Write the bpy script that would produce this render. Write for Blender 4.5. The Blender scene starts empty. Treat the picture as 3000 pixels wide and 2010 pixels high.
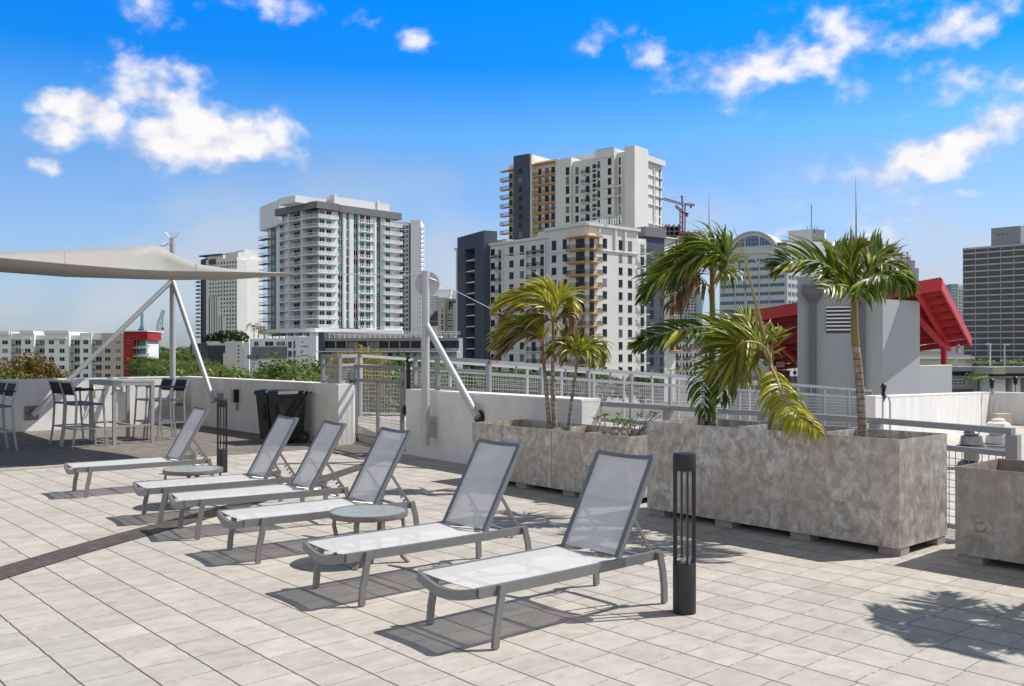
SKY_STR = .15; SUN_STR = 4.3; EXPO = 0.35
TINT = [(0,(.42,.50,.66)), (.031,(.42,.50,.68)), (.087,(.52,.60,.78)), (.14,(.50,.63,.84)), (.195,(.42,.63,.88)), (.229,(.32,.68,1.0)), (.295,(.034,.52,1.10)), (.36,(.006,.55,1.30)), (.50,(.45,.5,.5)), (1,(.65,.55,.45))]
CLOUD0 = (3.3,3.5,4.2); CLOUD1 = (5.4,5.15,5.1); HAZE = (3.1,3.4,3.85); BACK_FILL = (5.1,4.9,4.55)
import bpy, math, random
from mathutils import Vector, Matrix
random.seed(7)
R = math.radians
F, CX, HY, H = 2700.0, 1500.0, 1035.0, 1.65
def W(px, py, z=0.0):
    Y = F*(H-z)/(py-HY); return Vector(((px-CX)/F*Y, Y, z))
def D(px, py, Y):
    return Vector(((px-CX)/F*Y, Y, H-(py-HY)/F*Y))
def ZA(py, Y): return H-(py-HY)/F*Y
UA = R(-48.3)
U = Vector((math.cos(UA), math.sin(UA), 0)); V = Vector((-U.y, U.x, 0)); UP = Vector((0,0,1))
sc = bpy.context.scene
col = sc.collection
GROUND = -11.0

# ---------------------------------------------------------------- materials
def mat(name, c, rough=0.6, metal=0.0, n=0.0, ns=5.0, c2=None, bump=0.0, bs=40.0, spec=0.5, stretch=None, coord='Object', isl=0.0):
    m = bpy.data.materials.new(name); m.use_nodes = True
    nt = m.node_tree; b = nt.nodes['Principled BSDF']
    b.inputs['Roughness'].default_value = rough; b.inputs['Metallic'].default_value = metal
    b.inputs['Specular IOR Level'].default_value = spec
    b.inputs['Base Color'].default_value = (*c, 1)
    L = nt.links.new
    tc = nt.nodes.new('ShaderNodeTexCoord'); src = tc.outputs[coord]
    if stretch:
        mp = nt.nodes.new('ShaderNodeMapping'); mp.inputs['Scale'].default_value = stretch
        L(src, mp.inputs['Vector']); src = mp.outputs[0]
    out = None
    if n > 0 or c2:
        t = nt.nodes.new('ShaderNodeTexNoise'); t.inputs['Scale'].default_value = ns; t.inputs['Detail'].default_value = 6
        L(src, t.inputs['Vector'])
        mr = nt.nodes.new('ShaderNodeMapRange'); mr.inputs[1].default_value = 0.3; mr.inputs[2].default_value = 0.7
        L(t.outputs[0], mr.inputs[0])
        mx = nt.nodes.new('ShaderNodeMix'); mx.data_type = 'RGBA'
        mx.inputs[6].default_value = (*c, 1)
        cc = c2 if c2 else tuple(max(0, x*(1-n)) for x in c)
        mx.inputs[7].default_value = (*cc, 1)
        L(mr.outputs[0], mx.inputs[0]); out = mx.outputs[2]
    if isl > 0:
        g = nt.nodes.new('ShaderNodeNewGeometry'); mr = nt.nodes.new('ShaderNodeMapRange')
        mr.inputs[3].default_value = 1-isl; mr.inputs[4].default_value = 1+isl
        L(g.outputs['Random Per Island'], mr.inputs[0])
        hs = nt.nodes.new('ShaderNodeHueSaturation')
        if out: L(out, hs.inputs['Color'])
        else: hs.inputs['Color'].default_value = (*c, 1)
        L(mr.outputs[0], hs.inputs['Value']); out = hs.outputs[0]
    if out: L(out, b.inputs['Base Color'])
    if bump > 0:
        t = nt.nodes.new('ShaderNodeTexNoise'); t.inputs['Scale'].default_value = bs; t.inputs['Detail'].default_value = 4
        L(src, t.inputs['Vector']); bp = nt.nodes.new('ShaderNodeBump'); bp.inputs['Strength'].default_value = bump
        bp.inputs['Distance'].default_value = 0.02
        L(t.outputs[0], bp.inputs['Height']); L(bp.outputs[0], b.inputs['Normal'])
    return m
def math_(nt, op, a, b=None, c=None):
    n = nt.nodes.new('ShaderNodeMath'); n.operation = op
    for i, x in enumerate((a, b, c)):
        if x is None: continue
        if isinstance(x, (int, float)): n.inputs[i].default_value = x
        else: nt.links.new(x, n.inputs[i])
    return n.outputs[0]
def ramp(nt, fac, stops, interp='LINEAR'):
    n = nt.nodes.new('ShaderNodeValToRGB'); n.color_ramp.interpolation = interp
    e = n.color_ramp.elements
    while len(e) < len(stops): e.new(0.5)
    for k, (p, c) in enumerate(stops):
        e[k].position = p; e[k].color = (*c, 1) if len(c) == 3 else c
    nt.links.new(fac, n.inputs[0]); return n.outputs[0]
def mixc(nt, f, a, b, mode='MIX'):
    n = nt.nodes.new('ShaderNodeMix'); n.data_type = 'RGBA'; n.blend_type = mode
    for s, x in ((0, f), (6, a), (7, b)):
        if isinstance(x, (int, float)): n.inputs[s].default_value = x
        elif isinstance(x, tuple): n.inputs[s].default_value = (*x, 1) if len(x) == 3 else x
        else: nt.links.new(x, n.inputs[s])
    return n.outputs[2]

def paver_mat(name, ang, pu, pv, ju, jv, cols, joint, streak=(5.5, 9), rowoff=0.0, spot=0.0):
    m = bpy.data.materials.new(name); m.use_nodes = True; nt = m.node_tree; L = nt.links.new
    b = nt.nodes['Principled BSDF']; b.inputs['Roughness'].default_value = 0.8; b.inputs['Specular IOR Level'].default_value = 0.25
    tc = nt.nodes.new('ShaderNodeTexCoord')
    mp = nt.nodes.new('ShaderNodeMapping'); mp.inputs['Rotation'].default_value = (0, 0, -ang)
    L(tc.outputs['Object'], mp.inputs['Vector'])
    wn = nt.nodes.new('ShaderNodeTexNoise'); wn.inputs['Scale'].default_value = 9.0
    L(mp.outputs[0], wn.inputs['Vector'])
    s = nt.nodes.new('ShaderNodeSeparateXYZ'); L(mp.outputs[0], s.inputs[0])
    wob = math_(nt, 'MULTIPLY', math_(nt, 'SUBTRACT', wn.outputs[0], 0.5), 0.012)
    vv = math_(nt, 'DIVIDE', math_(nt, 'ADD', s.outputs[1], wob), pv)
    vi = math_(nt, 'FLOOR', vv)
    rn = nt.nodes.new('ShaderNodeTexWhiteNoise'); rn.noise_dimensions = '1D'; L(vi, rn.inputs['W'])
    off = math_(nt, 'MULTIPLY', math_(nt, 'SUBTRACT', rn.outputs[0], 0.5), 0.12)
    if rowoff: off = math_(nt, 'MULTIPLY', vi, rowoff)
    uu = math_(nt, 'ADD', math_(nt, 'DIVIDE', math_(nt, 'ADD', s.outputs[0], wob), pu), off)
    ui = math_(nt, 'FLOOR', uu)
    du = math_(nt, 'MULTIPLY', math_(nt, 'ABSOLUTE', math_(nt, 'SUBTRACT', math_(nt, 'FRACT', math_(nt, 'ADD', uu, 0.5)), 0.5)), pu)
    dv = math_(nt, 'MULTIPLY', math_(nt, 'ABSOLUTE', math_(nt, 'SUBTRACT', math_(nt, 'FRACT', math_(nt, 'ADD', vv, 0.5)), 0.5)), pv)
    cid = nt.nodes.new('ShaderNodeCombineXYZ'); L(ui, cid.inputs[0]); L(vi, cid.inputs[1])
    wc = nt.nodes.new('ShaderNodeTexWhiteNoise'); wc.noise_dimensions = '2D'; L(cid.outputs[0], wc.inputs['Vector'])
    # streaky mottle running across
    mp2 = nt.nodes.new('ShaderNodeMapping'); mp2.inputs['Scale'].default_value = (streak[1], streak[0], 1)
    va = nt.nodes.new('ShaderNodeVectorMath'); va.operation = 'ADD'
    vs = nt.nodes.new('ShaderNodeVectorMath'); vs.operation = 'SCALE'; vs.inputs['Scale'].default_value = 3.0
    L(wc.outputs['Color'], vs.inputs[0]); L(mp.outputs[0], va.inputs[0]); L(vs.outputs[0], va.inputs[1])
    L(va.outputs[0], mp2.inputs['Vector'])
    n1 = nt.nodes.new('ShaderNodeTexNoise'); n1.inputs['Scale'].default_value = 1.0; n1.inputs['Detail'].default_value = 8; n1.inputs['Roughness'].default_value = 0.65
    n1.inputs['Distortion'].default_value = 0.5
    L(mp2.outputs[0], n1.inputs['Vector'])
    base = ramp(nt, n1.outputs[0], [(0.28, cols[0]), (0.5, cols[1]), (0.72, cols[2])])
    hv = math_(nt, 'ADD', 0.91, math_(nt, 'MULTIPLY', wc.outputs[0], 0.17))
    base = mixc(nt, 1.0, base, None or (1, 1, 1), 'MULTIPLY')
    hs = nt.nodes.new('ShaderNodeHueSaturation'); L(base, hs.inputs['Color']); L(hv, hs.inputs['Value'])
    big = nt.nodes.new('ShaderNodeTexNoise'); big.inputs['Scale'].default_value = 0.5; big.inputs['Detail'].default_value = 3
    L(mp.outputs[0], big.inputs['Vector'])
    c = mixc(nt, math_(nt, 'MULTIPLY', math_(nt, 'SUBTRACT', big.outputs[0], 0.35), 0.55), hs.outputs[0], cols[3])
    st = nt.nodes.new('ShaderNodeTexNoise'); st.inputs['Scale'].default_value = 2.4; st.inputs['Detail'].default_value = 7; st.inputs['Roughness'].default_value = .7; L(va.outputs[0], st.inputs['Vector'])
    c = mixc(nt, math_(nt, 'MULTIPLY', ramp(nt, st.outputs[0], [(.5, (0,0,0)), (.68, (1,1,1))]), .38), c, tuple(v*.68 for v in cols[3]))
    # joints
    jn = nt.nodes.new('ShaderNodeTexNoise'); jn.inputs['Scale'].default_value = 22.0; L(tc.outputs['Object'], jn.inputs['Vector'])
    ju_ = math_(nt, 'MULTIPLY', math_(nt, 'LESS_THAN', du, ju), math_(nt, 'GREATER_THAN', jn.outputs[0], 0.43))
    jv_ = math_(nt, 'LESS_THAN', dv, jv)
    j = math_(nt, 'MAXIMUM', math_(nt, 'MULTIPLY', ju_, 0.6), jv_)
    c = mixc(nt, math_(nt, 'MULTIPLY', j, 0.92), c, joint)
    if spot:
        fn = nt.nodes.new('ShaderNodeTexNoise'); fn.inputs['Scale'].default_value = 60; L(tc.outputs['Object'], fn.inputs['Vector'])
        c = mixc(nt, math_(nt, 'MULTIPLY', math_(nt, 'GREATER_THAN', fn.outputs[0], 0.66), spot), c, joint)
    L(c, b.inputs['Base Color'])
    bp = nt.nodes.new('ShaderNodeBump'); bp.inputs['Strength'].default_value = 0.5; bp.inputs['Distance'].default_value = 0.006
    hgt = math_(nt, 'SUBTRACT', math_(nt, 'MULTIPLY', n1.outputs[0], 0.3), j)
    L(hgt, bp.inputs['Height']); L(bp.outputs[0], b.inputs['Normal'])
    return m

M = {}
M['pavers'] = paver_mat('light pavers', UA, 0.287, 0.291, 0.0042, 0.0050, [(.35,.32,.275), (.43,.40,.355), (.49,.465,.425), (.44,.385,.315)], (.06,.048,.04))
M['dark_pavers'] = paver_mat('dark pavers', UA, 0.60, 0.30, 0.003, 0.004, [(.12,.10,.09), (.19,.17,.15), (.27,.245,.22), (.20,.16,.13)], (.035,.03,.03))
M['band'] = paver_mat('band bricks', R(75), 0.16, 0.078, 0.003, 0.003, [(.055,.048,.043), (.09,.080,.072), (.14,.125,.115), (.08,.07,.062)], (.03,.025,.022), rowoff=0.5)
M['terrace'] = paver_mat('terrace pavers', UA, 0.6, 0.6, 0.004, 0.006, [(.42,.38,.34), (.5,.46,.42), (.58,.55,.5), (.46,.42,.38)], (.12,.1,.09))
M['stucco'] = mat('white stucco', (.74,.735,.715), 0.85, n=.16, ns=3.2, stretch=(1,1,.3), bump=.35, bs=90, spec=.2)
M['coping'] = mat('coping', (.78,.77,.74), 0.75, n=.12, ns=3, spec=.2)
M['kerb'] = mat('kerb', (.45,.42,.37), 0.8, n=.2, ns=8)
M['alu'] = mat('grey frame metal', (.225,.225,.23), 0.42, 0.35, n=.12, ns=12)
M['alu2'] = mat('silver metal', (.36,.37,.385), 0.4, 0.45, n=.1, ns=12)
M['railpaint'] = mat('grey rail paint', (.30,.305,.325), 0.45, 0.1, n=.1, ns=6)
M['lightpipe'] = mat('light grey pipe paint', (.46,.47,.48), 0.35, 0.15, n=.08, ns=6)
M['wire'] = mat('galvanised wire', (.50,.50,.52), 0.45, 0.3)
M['black'] = mat('black metal', (.012,.012,.013), 0.38, 0.1, n=.2, ns=20)
M['blackplastic'] = mat('black plastic', (.008,.009,.010), 0.5, n=.3, ns=6, c2=(.022,.024,.026), spec=.3)
M['rubber'] = mat('rubber', (.015,.015,.015), 0.8)
M['darksling'] = mat('dark sling', (.012,.014,.02), 0.7)
M['taupe'] = mat('taupe table metal', (.22,.19,.165), 0.5, 0.2, n=.25, ns=25)
M['sail'] = None
M['soil'] = mat('dark soil', (.05,.035,.025), 0.95, n=.5, ns=20, bump=.8, bs=60)
M['block'] = mat('concrete block', (.33,.31,.29), 0.9, n=.2, ns=15)
M['sub'] = mat('deck slab', (.3,.3,.3), 0.9)

def fabric(name, c, transp, transl):
    m = bpy.data.materials.new(name); m.use_nodes = True; nt = m.node_tree; L = nt.links.new
    nt.nodes.remove(nt.nodes['Principled BSDF']); out = nt.nodes['Material Output']
    d = nt.nodes.new('ShaderNodeBsdfDiffuse'); t = nt.nodes.new('ShaderNodeBsdfTranslucent'); x = nt.nodes.new('ShaderNodeBsdfTransparent')
    tc = nt.nodes.new('ShaderNodeTexCoord'); n = nt.nodes.new('ShaderNodeTexNoise'); n.inputs['Scale'].default_value = 7; n.inputs['Detail'].default_value = 5
    L(tc.outputs['Object'], n.inputs['Vector'])
    cc = ramp(nt, n.outputs[0], [(.3, tuple(v*.93 for v in c)), (.7, c)])
    L(cc, d.inputs[0]); L(cc, t.inputs[0])
    a = nt.nodes.new('ShaderNodeMixShader'); a.inputs[0].default_value = transl; L(d.outputs[0], a.inputs[1]); L(t.outputs[0], a.inputs[2])
    b = nt.nodes.new('ShaderNodeMixShader'); b.inputs[0].default_value = transp; L(a.outputs[0], b.inputs[1]); L(x.outputs[0], b.inputs[2])
    L(b.outputs[0], out.inputs[0]); return m
M['sling'] = fabric('white mesh sling', (.74,.74,.745), .2, .30)
M['sail'] = fabric('sail cloth', (.41,.402,.385), .0, .04)

def steel_mat(name, c1, c2, c3, brown, metal=.5):
    m = bpy.data.materials.new(name); m.use_nodes = True; nt = m.node_tree; L = nt.links.new
    b = nt.nodes['Principled BSDF']; b.inputs['Metallic'].default_value = metal
    tc = nt.nodes.new('ShaderNodeTexCoord')
    mp = nt.nodes.new('ShaderNodeMapping'); mp.inputs['Scale'].default_value = (1.0, 1.0, .8); L(tc.outputs['Object'], mp.inputs['Vector'])
    n = nt.nodes.new('ShaderNodeTexNoise'); n.inputs['Scale'].default_value = 11; n.inputs['Detail'].default_value = 9; n.inputs['Roughness'].default_value = .66; n.inputs['Distortion'].default_value = .5
    L(mp.outputs[0], n.inputs['Vector'])
    c = ramp(nt, n.outputs[0], [(.3, c1), (.5, c2), (.68, c3)])
    # swirl marks of the grinder
    n2 = nt.nodes.new('ShaderNodeTexNoise'); n2.inputs['Scale'].default_value = 13; n2.inputs['Detail'].default_value = 1; n2.inputs['Distortion'].default_value = 1.2
    L(tc.outputs['Object'], n2.inputs['Vector'])
    rd = math_(nt, 'ABSOLUTE', math_(nt, 'SUBTRACT', n2.outputs[0], .5))
    ln = math_(nt, 'MULTIPLY', math_(nt, 'LESS_THAN', rd, .014), math_(nt, 'GREATER_THAN', n.outputs[0], .5))
    c = mixc(nt, math_(nt, 'MULTIPLY', ln, .6), c, c3)
    n3 = nt.nodes.new('ShaderNodeTexNoise'); n3.inputs['Scale'].default_value = 1.8; n3.inputs['Detail'].default_value = 5; L(mp.outputs[0], n3.inputs['Vector'])
    c = mixc(nt, math_(nt, 'MULTIPLY', ramp(nt, n3.outputs[0], [(.42, (0,0,0)), (.62, (1,1,1))]), .55), c, brown)
    n4 = nt.nodes.new('ShaderNodeTexNoise'); n4.inputs['Scale'].default_value = 5; n4.inputs['Detail'].default_value = 3; L(tc.outputs['Object'], n4.inputs['Vector'])
    c = mixc(nt, math_(nt, 'MULTIPLY', math_(nt, 'GREATER_THAN', n4.outputs[0], .735), .8), c, (.04,.035,.03))
    mp5 = nt.nodes.new('ShaderNodeMapping'); mp5.inputs['Scale'].default_value = (17, 17, 3.2); L(tc.outputs['Object'], mp5.inputs['Vector'])
    n5 = nt.nodes.new('ShaderNodeTexNoise'); n5.inputs['Scale'].default_value = 1; n5.inputs['Detail'].default_value = 4; L(mp5.outputs[0], n5.inputs['Vector'])
    c = mixc(nt, math_(nt, 'MULTIPLY', ramp(nt, n5.outputs[0], [(.52, (0,0,0)), (.75, (1,1,1))]), .22), c, tuple(v*.55 for v in c1))
    L(c, b.inputs['Base Color'])
    L(math_(nt, 'ADD', .42, math_(nt, 'MULTIPLY', n.outputs[0], .25)), b.inputs['Roughness'])
    bp = nt.nodes.new('ShaderNodeBump'); bp.inputs['Strength'].default_value = .25; bp.inputs['Distance'].default_value = .01
    L(n.outputs[0], bp.inputs['Height']); L(bp.outputs[0], b.inputs['Normal'])
    return m
M['steel'] = steel_mat('weathered planter steel', (.24,.215,.185), (.47,.435,.39), (.76,.72,.66), (.40,.32,.255), .3)
M['steel_dark'] = steel_mat('stained planter steel', (.20,.185,.17), (.32,.30,.275), (.46,.43,.40), (.34,.25,.19), .25)

def glass(name, c, rough=.08, spec=.5, isl=.0):
    return mat(name, c, rough, 0.0, spec=.22, isl=isl)
M['teal'] = glass('teal window glass', (.02,.16,.17), .12, isl=.7)
M['dark'] = glass('dark window glass', (.012,.016,.022), .12, isl=.5)
M['blueglass'] = glass('blue window glass', (.010,.10,.24), .15, isl=.4)
M['blind'] = mat('window with drawn blind', (.16,.17,.18), .5, isl=.5)
M['grimglass'] = mat('office glass', (.022,.026,.036), .18, n=.0, ns=.12, c2=(.07,.065,.06), isl=.3)
M['cream'] = mat('cream facade', (.70,.695,.665), .85, n=.08, ns=.15, spec=.2)
M['white_f'] = mat('white facade', (.76,.78,.80), .85, n=.07, ns=.12, spec=.2)
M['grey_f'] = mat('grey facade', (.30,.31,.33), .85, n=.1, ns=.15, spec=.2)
M['midgrey_f'] = mat('mid grey facade', (.20,.20,.21), .85, n=.1, ns=.15, spec=.2)
M['slate_f'] = mat('slate facade', (.085,.10,.135), .8, n=.15, ns=.15, spec=.2)
M['beige_f'] = mat('beige facade', (.52,.47,.40), .85, n=.08, ns=.15, spec=.2)
M['red_f'] = mat('red facade', (.42,.022,.022), .8, n=.5, ns=.6, c2=(.22,.012,.015))
M['orange'] = mat('orange balcony edge', (.66,.34,.07), .8)
M['frame_w'] = mat('white window frame', (.7,.7,.7), .6)
M['frame_d'] = mat('dark railing', (.03,.035,.045), .5)
M['office'] = mat('office concrete', (.55,.545,.53), .85, n=.12, ns=.2, spec=.2)
M['band_g'] = mat('spandrel', (.42,.44,.48), .5)
M['pink'] = mat('pink facade', (.55,.40,.45), .85)
M['lav'] = mat('lavender facade', (.45,.43,.60), .85)
M['maroon'] = mat('maroon', (.16,.05,.06), .8)
M['redsteel'] = mat('red painted steel', (.50,.020,.030), .45, n=.12, ns=3, spec=.5)
M['core'] = mat('grey core render', (.35,.375,.395), .85, n=.06, ns=1, bump=.15, bs=80, spec=.2)
M['duct'] = mat('grey duct', (.12,.13,.145), .5, .2, n=.15, ns=4)
M['vent'] = mat('spun aluminium', (.24,.235,.235), .3, .8, n=.3, ns=9)
M['concrete'] = mat('raw concrete', (.33,.31,.29), .9, n=.3, ns=.4)
M['crane_red'] = mat('crane red', (.30,.05,.09), .6)
M['crane_blue'] = mat('crane blue', (.05,.25,.38), .6)
M['ground'] = mat('city ground', (.16,.17,.13), .95, n=.5, ns=.03)
M['wood'] = mat('brown wood', (.16,.06,.03), .6, n=.3, ns=3)
M['lamp'] = mat('lamp post white', (.6,.6,.58), .6)
M['bark'] = mat('tree bark', (.13,.10,.075), .9, n=.3, ns=4)
M['roofing'] = mat('roof gravel', (.42,.41,.39), .9, n=.2, ns=1)

def leaf_mat(name, c1, c2, c3):
    m = bpy.data.materials.new(name); m.use_nodes = True; nt = m.node_tree; L = nt.links.new
    b = nt.nodes['Principled BSDF']; b.inputs['Roughness'].default_value = .5; b.inputs['Specular IOR Level'].default_value = .35
    g = nt.nodes.new('ShaderNodeNewGeometry')
    oi = nt.nodes.new('ShaderNodeObjectInfo')
    c = ramp(nt, g.outputs['Random Per Island'], [(0, c1), (.5, c2), (1, c3)])
    tc = nt.nodes.new('ShaderNodeTexCoord'); n = nt.nodes.new('ShaderNodeTexNoise'); n.inputs['Scale'].default_value = .45; L(tc.outputs['Object'], n.inputs['Vector'])
    hs = nt.nodes.new('ShaderNodeHueSaturation'); L(c, hs.inputs['Color'])
    L(math_(nt, 'ADD', .55, math_(nt, 'ADD', math_(nt, 'MULTIPLY', n.outputs[0], .7), math_(nt, 'MULTIPLY', oi.outputs['Random'], .25))), hs.inputs['Value'])
    L(hs.outputs[0], b.inputs['Base Color'])
    t = nt.nodes.new('ShaderNodeBsdfTranslucent'); L(hs.outputs[0], t.inputs[0])
    mx = nt.nodes.new('ShaderNodeMixShader'); mx.inputs[0].default_value = .3
    L(b.outputs[0], mx.inputs[1]); L(t.outputs[0], mx.inputs[2]); L(mx.outputs[0], nt.nodes['Material Output'].inputs[0])
    return m
M['leaf'] = leaf_mat('tree leaves', (.035,.075,.012), (.08,.14,.02), (.16,.20,.035))
M['leaf_y'] = leaf_mat('olive tree leaves', (.07,.09,.012), (.15,.17,.02), (.27,.25,.04))
M['leaf_o'] = leaf_mat('flowering tree leaves', (.06,.09,.015), (.15,.11,.02), (.21,.085,.018))
M['leaf_d'] = leaf_mat('dark shrub leaves', (.012,.04,.015), (.03,.08,.03), (.07,.12,.05))
M['bamboo'] = leaf_mat('bamboo leaves', (.16,.15,.03), (.28,.24,.04), (.36,.28,.06))

def palm_mat(name='palm frond'):
    # R = position along the leaflet, G = how dry the frond is
    m = bpy.data.materials.new(name); m.use_nodes = True; nt = m.node_tree; L = nt.links.new
    b = nt.nodes['Principled BSDF']; b.inputs['Roughness'].default_value = .4; b.inputs['Specular IOR Level'].default_value = .45
    a = nt.nodes.new('ShaderNodeVertexColor'); a.layer_name = 'leaf'
    s = nt.nodes.new('ShaderNodeSeparateColor'); L(a.outputs[0], s.inputs[0])
    g = nt.nodes.new('ShaderNodeNewGeometry')
    rnd = g.outputs['Random Per Island']
    green = ramp(nt, rnd, [(0, (.012,.040,.004)), (.35, (.035,.095,.006)), (.65, (.14,.21,.012)), (1, (.34,.34,.02))])
    yel = mixc(nt, s.outputs[2], green, (.46,.43,.035))
    dry = ramp(nt, rnd, [(0, (.10,.05,.025)), (.5, (.22,.13,.075)), (1, (.42,.32,.22))])
    k = math_(nt, 'ADD', math_(nt, 'MULTIPLY', s.outputs[0], .9), math_(nt, 'ADD', math_(nt, 'MULTIPLY', rnd, .35), s.outputs[1]))
    f = nt.nodes.new('ShaderNodeMapRange'); f.interpolation_type = 'SMOOTHSTEP'; f.inputs[1].default_value = .92; f.inputs[2].default_value = 1.15
    L(k, f.inputs[0])
    c = mixc(nt, f.outputs[0], yel, dry)
    L(c, b.inputs['Base Color'])
    t = nt.nodes.new('ShaderNodeBsdfTranslucent'); L(mixc(nt, .5, c, (.3,.4,.02)), t.inputs[0])
    mx = nt.nodes.new('ShaderNodeMixShader'); mx.inputs[0].default_value = .22
    L(b.outputs[0], mx.inputs[1]); L(t.outputs[0], mx.inputs[2]); L(mx.outputs[0], nt.nodes['Material Output'].inputs[0])
    return m
M['palm'] = palm_mat()
def trunk_mat():
    m = bpy.data.materials.new('ringed palm trunk'); m.use_nodes = True; nt = m.node_tree; L = nt.links.new
    b = nt.nodes['Principled BSDF']; b.inputs['Roughness'].default_value = .8
    tc = nt.nodes.new('ShaderNodeTexCoord'); s = nt.nodes.new('ShaderNodeSeparateXYZ'); L(tc.outputs['Object'], s.inputs[0])
    n = nt.nodes.new('ShaderNodeTexNoise'); n.inputs['Scale'].default_value = 18; n.inputs['Detail'].default_value = 5; L(tc.outputs['Object'], n.inputs['Vector'])
    z = math_(nt, 'ADD', math_(nt, 'MULTIPLY', s.outputs[2], 17), math_(nt, 'MULTIPLY', n.outputs[0], .5))
    fr = math_(nt, 'FRACT', z)
    ring = math_(nt, 'LESS_THAN', fr, .16)
    c = ramp(nt, n.outputs[0], [(.3, (.17,.13,.10)), (.7, (.38,.33,.28))])
    c = mixc(nt, math_(nt, 'MULTIPLY', ring, .75), c, (.07,.045,.035))
    L(c, b.inputs['Base Color'])
    return m
M['trunk'] = trunk_mat()
M['crownshaft'] = mat('palm crownshaft', (.14,.17,.03), .45, n=.3, ns=6, c2=(.24,.13,.04))
M['rachis'] = mat('frond stem', (.30,.26,.08), .45, n=.3, ns=6, c2=(.36,.22,.10))

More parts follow.
